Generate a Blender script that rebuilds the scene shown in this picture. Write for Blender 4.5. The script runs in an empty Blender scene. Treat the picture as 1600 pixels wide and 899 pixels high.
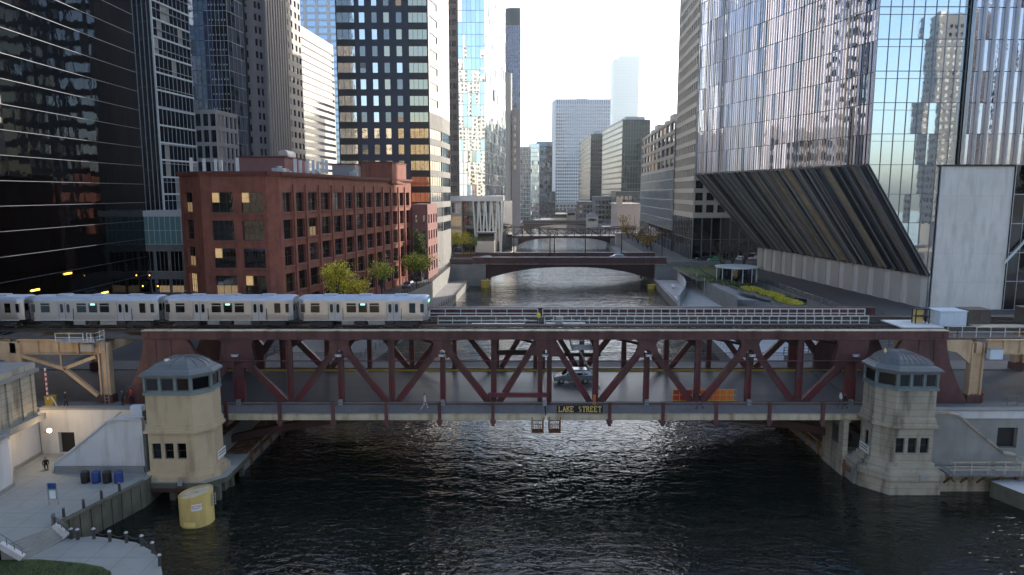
import bpy, bmesh, math, random
from mathutils import Vector, Matrix
random.seed(7)
R = math.radians
PI = math.pi
# ---------------------------------------------------------------- camera, sky, sun, exposure
scn = bpy.context.scene
COL = scn.collection
CH = 28.0                      # camera height above the water
PITCH = R(7.78)
FPX = 1080.0                   # focal length in pixels of a 1600 px wide picture
cd = bpy.data.cameras.new('camera'); cam = bpy.data.objects.new('camera', cd); COL.objects.link(cam)
cam.location = (0, 0, CH); cam.rotation_euler = (R(90) - PITCH, 0, 0)
cd.sensor_width = 36; cd.lens = 36 * FPX / 1600; cd.clip_end = 20000; cd.clip_start = .5
scn.camera = cam
SUN_AZ, SUN_EL = 42.0, 28.0    # degrees right of the view direction (+Y), and above the horizon
w = bpy.data.worlds.new('World'); scn.world = w; w.use_nodes = True
nt = w.node_tree; bg = nt.nodes['Background']
sky = nt.nodes.new('ShaderNodeTexSky'); sky.sky_type = 'NISHITA'; sky.sun_disc = False
sky.sun_elevation = R(SUN_EL); sky.sun_rotation = R(SUN_AZ); sky.air_density = 1.0; sky.dust_density = 2.2; sky.ozone_density = 1.3
nt.links.new(sky.outputs[0], bg.inputs[0]); bg.inputs[1].default_value = 0.15
sd = bpy.data.lights.new('sun', 'SUN'); sun = bpy.data.objects.new('sun', sd); COL.objects.link(sun)
sd.energy = 4.5; sd.angle = R(.53); sd.color = (1.0, .90, .78)
sun.rotation_euler = (R(90 - SUN_EL), 0, R(180 - SUN_AZ)); sun.location = (60, 60, 300)
scn.view_settings.view_transform = 'Standard'; scn.view_settings.look = 'None'
scn.view_settings.exposure = 1.2; scn.view_settings.gamma = 1; scn.view_settings.use_curve_mapping = False
scn.cycles.max_bounces = 7; scn.cycles.glossy_bounces = 4; scn.cycles.diffuse_bounces = 3
scn.cycles.caustics_reflective = False; scn.cycles.caustics_refractive = False
scn.cycles.sample_clamp_indirect = 6
# air
def add_haze(dens):
    me = bpy.data.meshes.new('haze'); bm = bmesh.new(); bmesh.ops.create_cube(bm, size=1); bm.to_mesh(me); bm.free()
    o = bpy.data.objects.new('haze', me); COL.objects.link(o); o.scale = (6800, 7400, 480); o.location = (0, 2600, 480/2-5.2)
    m = bpy.data.materials.new('haze'); m.use_nodes = True; n = m.node_tree; n.nodes.clear()
    out = n.nodes.new('ShaderNodeOutputMaterial'); v = n.nodes.new('ShaderNodeVolumePrincipled'); v.inputs['Color'].default_value = (.88,.95,1,1); v.inputs['Density'].default_value = dens; v.inputs['Anisotropy'].default_value = .55
    n.links.new(v.outputs[0], out.inputs['Volume']); me.materials.append(m); o['kind'] = 'stuff'; o['label'] = 'thin pale daylight haze over the river and the far towers'; o['category'] = 'haze'
add_haze(.00012)

# ---------------------------------------------------------------- materials
MATS = {}
def mat(name, col, rough=.6, metal=0.0, var=.15, scale=1.0, stretch=(1,1,1), bump=0.0, bscale=None, emit=None, es=0, spec=.5, stain=None, stain_amt=.0, ior=None, obj=False, joints=None, courses=None):
    m = bpy.data.materials.new(name); m.use_nodes = True
    n = m.node_tree; b = n.nodes['Principled BSDF']; L = n.links.new
    b.inputs['Roughness'].default_value = rough; b.inputs['Metallic'].default_value = metal
    b.inputs['Specular IOR Level'].default_value = spec
    if ior: b.inputs['IOR'].default_value = ior
    b.inputs['Base Color'].default_value = (*col, 1)
    g = n.nodes.new('ShaderNodeNewGeometry')
    src = g.outputs['Position']
    if obj:
        tc = n.nodes.new('ShaderNodeTexCoord'); src = tc.outputs['Object']
    mp = n.nodes.new('ShaderNodeMapping'); mp.inputs['Scale'].default_value = stretch; L(src, mp.inputs[0])
    if var > 0:
        t = n.nodes.new('ShaderNodeTexNoise'); t.inputs['Scale'].default_value = scale; t.inputs['Detail'].default_value = 6; t.inputs['Roughness'].default_value = .65
        L(mp.outputs[0], t.inputs['Vector'])
        r = n.nodes.new('ShaderNodeMapRange'); r.inputs[1].default_value = .3; r.inputs[2].default_value = .7
        r.inputs[3].default_value = 1 - var; r.inputs[4].default_value = 1 + var; L(t.outputs['Fac'], r.inputs[0])
        x = n.nodes.new('ShaderNodeVectorMath'); x.operation = 'SCALE'; x.inputs[0].default_value = col
        L(r.outputs[0], x.inputs['Scale']); out = x.outputs[0]
        if stain:
            t2 = n.nodes.new('ShaderNodeTexNoise'); t2.inputs['Scale'].default_value = .9; t2.inputs['Detail'].default_value = 8
            m2 = n.nodes.new('ShaderNodeMapping'); m2.inputs['Scale'].default_value = (1.3, 1.3, .22); L(src, m2.inputs[0]); L(m2.outputs[0], t2.inputs['Vector'])
            r2 = n.nodes.new('ShaderNodeMapRange'); r2.inputs[1].default_value = .5; r2.inputs[2].default_value = .68; r2.inputs[4].default_value = stain_amt; L(t2.outputs['Fac'], r2.inputs[0])
            mx = n.nodes.new('ShaderNodeMixRGB'); mx.inputs[2].default_value = (*stain, 1); L(out, mx.inputs[1]); L(r2.outputs[0], mx.inputs[0]); out = mx.outputs[0]
        if joints or courses:
            sp = n.nodes.new('ShaderNodeSeparateXYZ'); L(src, sp.inputs[0]); ms = []
            for ax, per in (('X', joints), ('Y', joints)) if joints else (('Z', courses),):
                dv = n.nodes.new('ShaderNodeMath'); dv.operation = 'DIVIDE'; dv.inputs[1].default_value = per; L(sp.outputs[ax], dv.inputs[0])
                fr = n.nodes.new('ShaderNodeMath'); fr.operation = 'FRACT'; L(dv.outputs[0], fr.inputs[0])
                lt = n.nodes.new('ShaderNodeMath'); lt.operation = 'LESS_THAN'; lt.inputs[1].default_value = .035/per*1.4; L(fr.outputs[0], lt.inputs[0]); ms.append(lt)
            o_ = ms[0].outputs[0]
            if len(ms) > 1:
                mxx = n.nodes.new('ShaderNodeMath'); mxx.operation = 'MAXIMUM'; L(ms[0].outputs[0], mxx.inputs[0]); L(ms[1].outputs[0], mxx.inputs[1]); o_ = mxx.outputs[0]
            rr = n.nodes.new('ShaderNodeMapRange'); rr.inputs[3].default_value = 1; rr.inputs[4].default_value = .62; L(o_, rr.inputs[0])
            x3 = n.nodes.new('ShaderNodeVectorMath'); x3.operation = 'SCALE'; L(out, x3.inputs[0]); L(rr.outputs[0], x3.inputs['Scale']); out = x3.outputs[0]
        L(out, b.inputs['Base Color'])
    if bump > 0:
        t = n.nodes.new('ShaderNodeTexNoise'); t.inputs['Scale'].default_value = bscale or scale * 4; t.inputs['Detail'].default_value = 5
        L(mp.outputs[0], t.inputs['Vector'])
        bp = n.nodes.new('ShaderNodeBump'); bp.inputs['Strength'].default_value = 1; bp.inputs['Distance'].default_value = bump
        L(t.outputs['Fac'], bp.inputs['Height']); L(bp.outputs[0], b.inputs['Normal'])
    if emit:
        b.inputs['Emission Color'].default_value = (*emit, 1); b.inputs['Emission Strength'].default_value = es
    MATS[name] = m
    return m
def glass(name, f0, rough=.02, wob=.012, wsc=.35):
    "coated facade glass: mirror of strength f0, slightly wavy"
    m = mat(name, f0, rough=rough, metal=1.0, var=0, bump=wob, bscale=wsc); return m

mat('maroon', (.104, .043, .043), .5, var=.35, scale=.6, bump=.004, bscale=9, stain=(.045,.022,.020), stain_amt=.75)
mat('maroon_fresh', (.125, .028, .034), .5, var=.15)
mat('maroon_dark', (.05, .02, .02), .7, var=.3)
mat('rust', (.17, .075, .035), .85, var=.5, scale=1.4, bump=.01, stain=(.33,.25,.12), stain_amt=.7)
mat('beige_steel', (.56, .41, .26), .55, var=.15, scale=.8, stain=(.26,.15,.08), stain_amt=.5)
mat('asphalt', (.075, .078, .084), .5, var=.22, scale=.35, bump=.004, bscale=20, stain=(.045,.047,.05), stain_amt=.5)
mat('bridge_deck', (.095, .098, .105), .38, var=.2, scale=.5, stretch=(.15,1,1))
mat('sidewalk', (.16, .165, .17), .8, var=.15, scale=.6, bump=.003, joints=1.8)
mat('fascia', (.50, .45, .33), .7, var=.2, scale=.6, stain=(.22,.12,.05), stain_amt=.7)
mat('concrete', (.25, .25, .24), .85, var=.16, scale=.5, bump=.006, bscale=6, stain=(.20,.19,.17), stain_amt=.5)
mat('plaza', (.27, .285, .275), .85, var=.08, scale=.25, bump=.004, bscale=8, stain=(.22,.235,.225), stain_amt=.4, joints=2.4)
mat('white_wall', (.56, .57, .58), .75, var=.06, scale=.4, stain=(.38,.37,.34), stain_amt=.55)
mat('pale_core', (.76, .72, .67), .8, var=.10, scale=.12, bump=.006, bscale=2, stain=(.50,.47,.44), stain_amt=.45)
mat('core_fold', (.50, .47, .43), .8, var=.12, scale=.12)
mat('stone', (.37, .335, .265), .8, var=.14, scale=.8, bump=.006, bscale=7, stain=(.085,.08,.055), stain_amt=.8, courses=.62)
mat('stone_tan', (.47, .38, .25), .8, var=.08, scale=.6, bump=.006, bscale=7, stain=(.24,.18,.11), stain_amt=.6)
mat('copper', (.115, .13, .14), .5, var=.15, scale=1.5, stain=(.10,.13,.14), stain_amt=.5)
mat('copper_light', (.17, .215, .22), .5, var=.12)
mat('steel_train', (.50, .50, .52), .34, metal=.85, var=.05, scale=3, stretch=(.2,1,4))
mat('steel_roof', (.42, .50, .62), .5, metal=.5, var=.12, scale=.6)
mat('train_panel', (.48, .48, .49), .45, metal=.25, var=.05, scale=1)
mat('black', (.012, .012, .013), .6, var=.2)
mat('dark_metal', (.04, .042, .045), .5, var=.2)
mat('window_dark', (.05, .055, .06), .05, metal=1, var=0)
mat('white_rail', (.62, .62, .60), .5, var=.1)
mat('grey_rail', (.16, .15, .155), .5, var=.15)
mat('galv', (.38, .40, .42), .45, metal=.5, var=.15)
mat('tie', (.07, .06, .055), .85, var=.3)
mat('rail_steel', (.25, .22, .2), .3, metal=.9, var=.1)
mat('tan_ply', (.085, .07, .06), .8, var=.3)
mat('yellow', (.56, .42, .07), .55, var=.12, stain=(.30,.22,.08), stain_amt=.5)
mat('yellow_pile', (.60, .46, .17), .6, var=.1, scale=.9, stain=(.42,.30,.10), stain_amt=.6)
mat('yellow_paint', (.55, .42, .06), .6, var=.15)
mat('orange', (.65, .14, .03), .6, var=.12)
mat('red', (.45, .03, .03), .5, var=.12)
mat('gold', (.80, .62, .22), .4, var=.05)
mat('mossy', (.105,.105,.080), .9, var=.3, scale=.7, bump=.01, bscale=6, stain=(.05,.055,.035), stain_amt=.8)
mat('white', (.75, .75, .74), .5, var=.06)
mat('blue_bin', (.02, .05, .20), .4, var=.1)
mat('brick', (.27, .095, .062), .85, var=.28, scale=.5, bump=.006, bscale=5, stain=(.13,.04,.035), stain_amt=.5)
mat('brick_dark', (.15, .05, .042), .85, var=.14, scale=.5)
mat('brick_pink', (.26, .125, .115), .85, var=.12, scale=.5)
mat('brick_sill', (.30, .13, .11), .8, var=.1)
mat('roof_tar', (.09, .09, .092), .9, var=.2, scale=.3)
mat('roof_grey', (.25, .25, .25), .9, var=.2, scale=.3)
mat('hvac', (.45, .46, .47), .5, var=.12)
mat('soil', (.08, .065, .045), .95, var=.3)
mat('grass', (.045, .07, .02), .9, var=.35, scale=1.2, bump=.03, bscale=12)
mat('hedge', (.05, .08, .025), .9, var=.4, scale=2)
mat('flowers', (.62, .50, .05), .8, var=.3, scale=3)
mat('leaf_yellow', (.80, .72, .06), .7, var=.35, scale=.8)
mat('leaf_gold', (.80, .58, .07), .7, var=.3, scale=.8)
mat('leaf_green', (.17, .22, .04), .7, var=.35, scale=.8)
mat('leaf_rust', (.22, .09, .035), .7, var=.35, scale=.8)
mat('bark', (.08, .065, .05), .9, var=.3)
mat('ground', (.07, .07, .074), .85, var=.25, scale=.08, stain=(.08,.08,.08), stain_amt=.5)
mat('paint_white', (.65, .65, .63), .6, var=.1)
mat('tower_charcoal', (.045, .055, .085), .5, var=.1)
mat('gold_strip', (.62,.47,.27), .5, metal=.2, var=.25, scale=.3)
mat('rib_grey', (.27,.275,.27), .45, var=.15)
mat('rib_light', (.42,.42,.40), .45, var=.15)
mat('tower_gold', (.58, .49, .34), .7, var=.15)
mat('tower_white', (.62, .62, .63), .5, var=.05)
mat('tower_brown', (.33, .30, .305), .7, var=.08, scale=.2)
mat('tower_ribs', (.40, .37, .36), .6, var=.08, scale=.2)
mat('tower_cream', (.58, .53, .45), .7, var=.06)
mat('tower_tan', (.46, .40, .34), .7, var=.08)
mat('riverwalk', (.44,.45,.46), .7, var=.12, scale=.3)
mat('tower_pink', (.42, .36, .33), .7, var=.08)
mat('tower_black', (.014, .014, .017), .35, var=.1)
mat('white_frame', (.66, .70, .70), .4, var=.05)
mat('teal_panel', (.16, .32, .32), .4, var=.1)
mat('mullion', (.20, .22, .25), .35, metal=.6, var=.08)
mat('mullion_light', (.55, .56, .58), .35, metal=.4, var=.05)
mat('mullion_dark', (.05, .055, .065), .4, metal=.3, var=.08)
mat('fin_metal', (.58, .56, .60), .30, metal=.75, var=.08, scale=.3)
mat('fin_warm', (.50, .42, .34), .35, metal=.5, var=.08, scale=.3)
mat('green_tower', (.035, .055, .06), .35, var=.1)
mat('pale_far', (.56, .76, .76), .5, var=.05)  # far haze put into the colour of the tallest tower
mat('pane_lit', (.30,.24,.14), .15, var=.6, scale=.8, emit=(1.0,.66,.30), es=.20)
mat('pane_lit_dim', (.20,.17,.12), .3, var=.5, scale=1.5, emit=(1.0,.66,.32), es=.10)
mat('pane_blind', (.34,.33,.31), .35, var=.15, scale=2)
mat('lamp_glow', (1,.8,.5), .5, var=0, emit=(1.0,.66,.30), es=9)
mat('amber_glow', (1,.5,.1), .5, var=0, emit=(1.0,.42,.05), es=3)
mat('green_led', (.1,.5,.3), .5, var=0, emit=(.25,1.0,.6), es=1.2)
mat('cool_led', (.6,.7,.8), .3, var=0.05)
mat('skin', (.42,.26,.18), .6, var=.05)
mat('cloth_white', (.62,.62,.64), .8, var=.1)
mat('cloth_black', (.02,.02,.024), .8, var=.2)
mat('cloth_navy', (.03,.04,.07), .8, var=.2)
mat('cloth_jean', (.07,.09,.14), .8, var=.2)
mat('cloth_red', (.30,.04,.03), .8, var=.2)
mat('cloth_hivis', (.62,.55,.05), .7, var=.1)
mat('hair', (.03,.02,.015), .7, var=.2)
mat('tyre', (.02,.02,.02), .8, var=.1)
mat('rim', (.45,.46,.48), .3, metal=.8, var=.05)
mat('car_silver', (.30,.32,.35), .22, metal=.6, var=.03)
mat('car_white', (.70,.70,.70), .25, var=.03)
mat('car_green', (.10,.35,.20), .25, var=.03)
mat('car_dark', (.03,.032,.04), .22, var=.03)
mat('tail_red', (.5,.02,.02), .3, var=0)
mat('bag', (.55,.55,.53), .6, var=.1)
glass('glass_black', (.08,.085,.10), wob=.02, wsc=.30)
glass('glass_blue', (.30,.40,.52), wob=.015, wsc=.4)
glass('glass_sky', (.72,.82,.90), wob=.005, wsc=.25)
glass('glass_river', (.66,.66,.76), wob=.02, wsc=.3)
glass('glass_teal', (.32,.46,.50), wob=.02, wsc=.35)
glass('glass_deep', (.10,.14,.22), wob=.02, wsc=.3)
glass('glass_dusk', (.14,.14,.15), wob=.012, wsc=.6)
glass('glass_window', (.20,.20,.20), wob=.010, wsc=.5)
glass('glass_ink', (.022,.032,.036), wob=.01, wsc=.4)
glass('glass_warm', (.42,.38,.30), wob=.012, wsc=.5)
glass('glass_bright', (.62,.64,.66), wob=.008, wsc=.5)
def mirror_strip(): 
    return mat('soffit_strip', (.10,.11,.13), .28, metal=.6, var=.35, scale=.5, stretch=(1,1,.3))
mirror_strip()
# water
def water_mat():
    m = bpy.data.materials.new('water'); m.use_nodes = True; n = m.node_tree; L = n.links.new
    b = n.nodes['Principled BSDF']
    b.inputs['Base Color'].default_value = (.005, .008, .006, 1); b.inputs['Roughness'].default_value = .06; b.inputs['IOR'].default_value = 1.48
    b.inputs['Specular IOR Level'].default_value = .55
    g = n.nodes.new('ShaderNodeNewGeometry')
    hs = []
    for sc, rot, st, amp, det in ((.14, 10, (.35,1,1), .26, 2), (.66, -11, (.55,1.05,1), .12, 2), (1.7, 11, (.65,1.15,1), .070, 2)):
        mp = n.nodes.new('ShaderNodeMapping'); mp.inputs['Rotation'].default_value = (0,0,R(rot)); mp.inputs['Scale'].default_value = st; L(g.outputs['Position'], mp.inputs[0])
        t = n.nodes.new('ShaderNodeTexNoise'); t.inputs['Scale'].default_value = sc; t.inputs['Detail'].default_value = det; t.inputs['Roughness'].default_value = .55; t.inputs['Distortion'].default_value = .6
        L(mp.outputs[0], t.inputs['Vector'])
        x = n.nodes.new('ShaderNodeMath'); x.operation = 'MULTIPLY'; x.inputs[1].default_value = amp; L(t.outputs['Fac'], x.inputs[0]); hs.append(x)
    a = n.nodes.new('ShaderNodeMath'); L(hs[0].outputs[0], a.inputs[0]); L(hs[1].outputs[0], a.inputs[1])
    c = n.nodes.new('ShaderNodeMath'); L(a.outputs[0], c.inputs[0]); L(hs[2].outputs[0], c.inputs[1])
    # calmer water in sheltered patches upstream
    sp = n.nodes.new('ShaderNodeSeparateXYZ'); L(g.outputs['Position'], sp.inputs[0])
    mr = n.nodes.new('ShaderNodeMapRange'); mr.inputs[1].default_value = 60; mr.inputs[2].default_value = 210; mr.inputs[3].default_value = 1.2; mr.inputs[4].default_value = 1.6; L(sp.outputs['Y'], mr.inputs[0])
    mp = n.nodes.new('ShaderNodeMapping'); mp.inputs['Scale'].default_value = (.035,.022,1); L(g.outputs['Position'], mp.inputs[0])
    t = n.nodes.new('ShaderNodeTexNoise'); t.inputs['Scale'].default_value = 1; t.inputs['Detail'].default_value = 3; t.inputs['Distortion'].default_value = 1; L(mp.outputs[0], t.inputs['Vector'])
    pr = n.nodes.new('ShaderNodeMapRange'); pr.inputs[1].default_value = .4; pr.inputs[2].default_value = .62; pr.inputs[3].default_value = .75; pr.inputs[4].default_value = 1.2; L(t.outputs['Fac'], pr.inputs[0])
    am = n.nodes.new('ShaderNodeMath'); am.operation = 'MULTIPLY'; L(mr.outputs[0], am.inputs[0]); L(pr.outputs[0], am.inputs[1])
    bp = n.nodes.new('ShaderNodeBump'); bp.inputs['Strength'].default_value = 1; L(am.outputs[0], bp.inputs['Distance'])
    L(c.outputs[0], bp.inputs['Height']); L(bp.outputs[0], b.inputs['Normal'])
    MATS['water'] = m
water_mat()

# ---------------------------------------------------------------- helpers
class MB:
    def __init__(s): s.v = []; s.f = []; s.m = []; s.mn = []
    def mi(s, m):
        if m not in s.mn: s.mn.append(m)
        return s.mn.index(m)
    def poly(s, pts, m):
        i = len(s.v); s.v += [tuple(p) for p in pts]; s.f.append(tuple(range(i, i+len(pts)))); s.m.append(s.mi(m))
    def box(s, x0, x1, y0, y1, z0, z1, m, top=None):
        i = len(s.v)
        s.v += [(x0,y0,z0),(x1,y0,z0),(x1,y1,z0),(x0,y1,z0),(x0,y0,z1),(x1,y0,z1),(x1,y1,z1),(x0,y1,z1)]
        k = s.mi(m); kt = s.mi(top) if top else k
        for q, kk in (((0,3,2,1),k),((4,5,6,7),kt),((0,1,5,4),k),((1,2,6,5),k),((2,3,7,6),k),((3,0,4,7),k)):
            s.f.append(tuple(i+a for a in q)); s.m.append(kk)
        return s
    def tbox(s, M, sx, sy, sz, m):
        "box of size sx,sy,sz centred on matrix M"
        i = len(s.v)
        for c in ((-1,-1,-1),(1,-1,-1),(1,1,-1),(-1,1,-1),(-1,-1,1),(1,-1,1),(1,1,1),(-1,1,1)):
            s.v.append(tuple(M @ Vector((c[0]*sx/2, c[1]*sy/2, c[2]*sz/2))))
        k = s.mi(m)
        for q in ((0,3,2,1),(4,5,6,7),(0,1,5,4),(1,2,6,5),(2,3,7,6),(3,0,4,7)):
            s.f.append(tuple(i+a for a in q)); s.m.append(k)
        return s
    def bar(s, p, q, w, h, m, up=(0,0,1)):
        "beam from p to q, w across (horizontal), h in the up direction"
        p = Vector(p); q = Vector(q); d = q-p; L = d.length
        if L < 1e-6: return s
        z = d/L; u = Vector(up); x = u.cross(z)
        if x.length < 1e-4: x = Vector((0,1,0)).cross(z)
        x.normalize(); y = z.cross(x)
        M = Matrix((x, y, z)).transposed().to_4x4(); M.translation = (p+q)/2
        return s.tbox(M, w, h, L, m)
    def tube(s, p, q, r0, r1=None, m=None, n=8, caps=True):
        r1 = r0 if r1 is None else r1
        p = Vector(p); q = Vector(q); d = (q-p)
        if d.length < 1e-6: return s
        z = d.normalized(); x = z.orthogonal().normalized(); y = z.cross(x); i = len(s.v); k = s.mi(m)
        for a in range(n):
            t = 2*PI*a/n; e = x*math.cos(t) + y*math.sin(t)
            s.v.append(tuple(p+e*r0)); s.v.append(tuple(q+e*r1))
        for a in range(n):
            b = (a+1) % n; s.f.append((i+2*a, i+2*b, i+2*b+1, i+2*a+1)); s.m.append(k)
        if caps:
            s.f.append(tuple(i+2*a for a in reversed(range(n)))); s.m.append(k)
            s.f.append(tuple(i+2*a+1 for a in range(n))); s.m.append(k)
        return s
    def prism(s, pts, z0, z1, m, top=None, bottom=True):
        "vertical prism over a CCW polygon in XY"
        n = len(pts); i = len(s.v); k = s.mi(m); kt = s.mi(top) if top else k
        s.v += [(x,y,z0) for x,y in pts] + [(x,y,z1) for x,y in pts]
        for a in range(n):
            b = (a+1) % n; s.f.append((i+a, i+b, i+n+b, i+n+a)); s.m.append(k)
        s.f.append(tuple(i+n+a for a in range(n))); s.m.append(kt)
        if bottom: s.f.append(tuple(i+a for a in reversed(range(n)))); s.m.append(k)
        return s
    def xz(s, pts, y0, y1, m):
        "plate: polygon in the XZ plane, from y0 to y1"
        n = len(pts); i = len(s.v); k = s.mi(m)
        s.v += [(x,y0,z) for x,z in pts] + [(x,y1,z) for x,z in pts]
        for a in range(n):
            b = (a+1) % n; s.f.append((i+a, i+n+a, i+n+b, i+b)); s.m.append(k)
        s.f.append(tuple(i+a for a in range(n))); s.m.append(k)
        s.f.append(tuple(i+n+a for a in reversed(range(n)))); s.m.append(k)
        return s
    def rings(s, rings, m, close=True, caps=True):
        "loft between rings of equal length"
        i = len(s.v); n = len(rings[0]); k = s.mi(m)
        for r in rings: s.v += [tuple(p) for p in r]
        for j in range(len(rings)-1):
            for a in range(n if close else n-1):
                b = (a+1) % n; s.f.append((i+j*n+a, i+j*n+b, i+(j+1)*n+b, i+(j+1)*n+a)); s.m.append(k)
        if caps:
            s.f.append(tuple(i+a for a in reversed(range(n)))); s.m.append(k)
            s.f.append(tuple(i+(len(rings)-1)*n+a for a in range(n))); s.m.append(k)
        return s
    def mesh(s, name, off=(0,0,0)):
        me = bpy.data.meshes.new(name)
        ox, oy, oz = off
        me.from_pydata([(x-ox, y-oy, z-oz) for x,y,z in s.v], [], s.f)
        for m in s.mn: me.materials.append(MATS[m])
        me.polygons.foreach_set('material_index', s.m)
        me.update(); return me
    def build(s, name, parent=None, bevel=0, smooth=False, **kw):
        off = Vector((0,0,0)); o = None
        if parent is not None:
            q = parent
            while q is not None: off += q.location; q = q.parent
        else:
            xs = [p[0] for p in s.v]; ys = [p[1] for p in s.v]; zs = [p[2] for p in s.v]
            off = Vector(((min(xs)+max(xs))/2, (min(ys)+max(ys))/2, min(zs)))
        me = s.mesh(name, off)
        o = bpy.data.objects.new(name, me); COL.objects.link(o)
        if parent is not None: o.parent = parent
        else: o.location = off
        if smooth: me.polygons.foreach_set('use_smooth', [True]*len(me.polygons))
        if bevel:
            b = o.modifiers.new('bevel', 'BEVEL'); b.width = bevel; b.segments = 1; b.limit_method = 'ANGLE'
        for a, b in kw.items(): o[a] = b
        return o
def thing(name, label, cat, loc=(0,0,0), group=None, rz=0):
    o = bpy.data.objects.new(name, None); COL.objects.link(o); o.location = loc; o.rotation_euler = (0,0,rz); o.empty_display_size = .3
    o['label'] = label; o['category'] = cat
    if group: o['group'] = group
    return o
KIDS = {}
def kids(o): return [c for c in o.children]
def dup(o, loc=None, rz=None, label=None, parent=None, cache={}):
    c = o.copy(); COL.objects.link(c)
    if parent is not None: c.parent = parent
    if loc is not None: c.location = loc
    if rz is not None: c.rotation_euler = (0,0,rz)
    if label: c['label'] = label
    for k in list(o.children): dup(k, parent=c)
    return c
def ray(px, py):
    r = (px-800)/FPX; d = (py-449.5)/FPX; c, s = math.cos(PITCH), math.sin(PITCH)
    return r, c - d*s, -s - d*c
def G(px, py, z=0.0):
    "ground point at height z that lies under this view ray"
    x, y, q = ray(px, py); t = (z-CH)/q
    return Vector((x*t, y*t, z))
def D(px, py, Y):
    x, y, q = ray(px, py); t = Y/y
    return Vector((x*t, Y, CH+q*t))
def proj(p):
    x, y, z = p; z -= CH; c, s = math.cos(PITCH), math.sin(PITCH)
    f = y*c - z*s; u = y*s + z*c
    if f <= 1: return None
    return 800 + FPX*x/f, 449.5 - FPX*u/f, f
def struct(name, mb, **kw): return mb.build(name, kind='structure', **kw)

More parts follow.
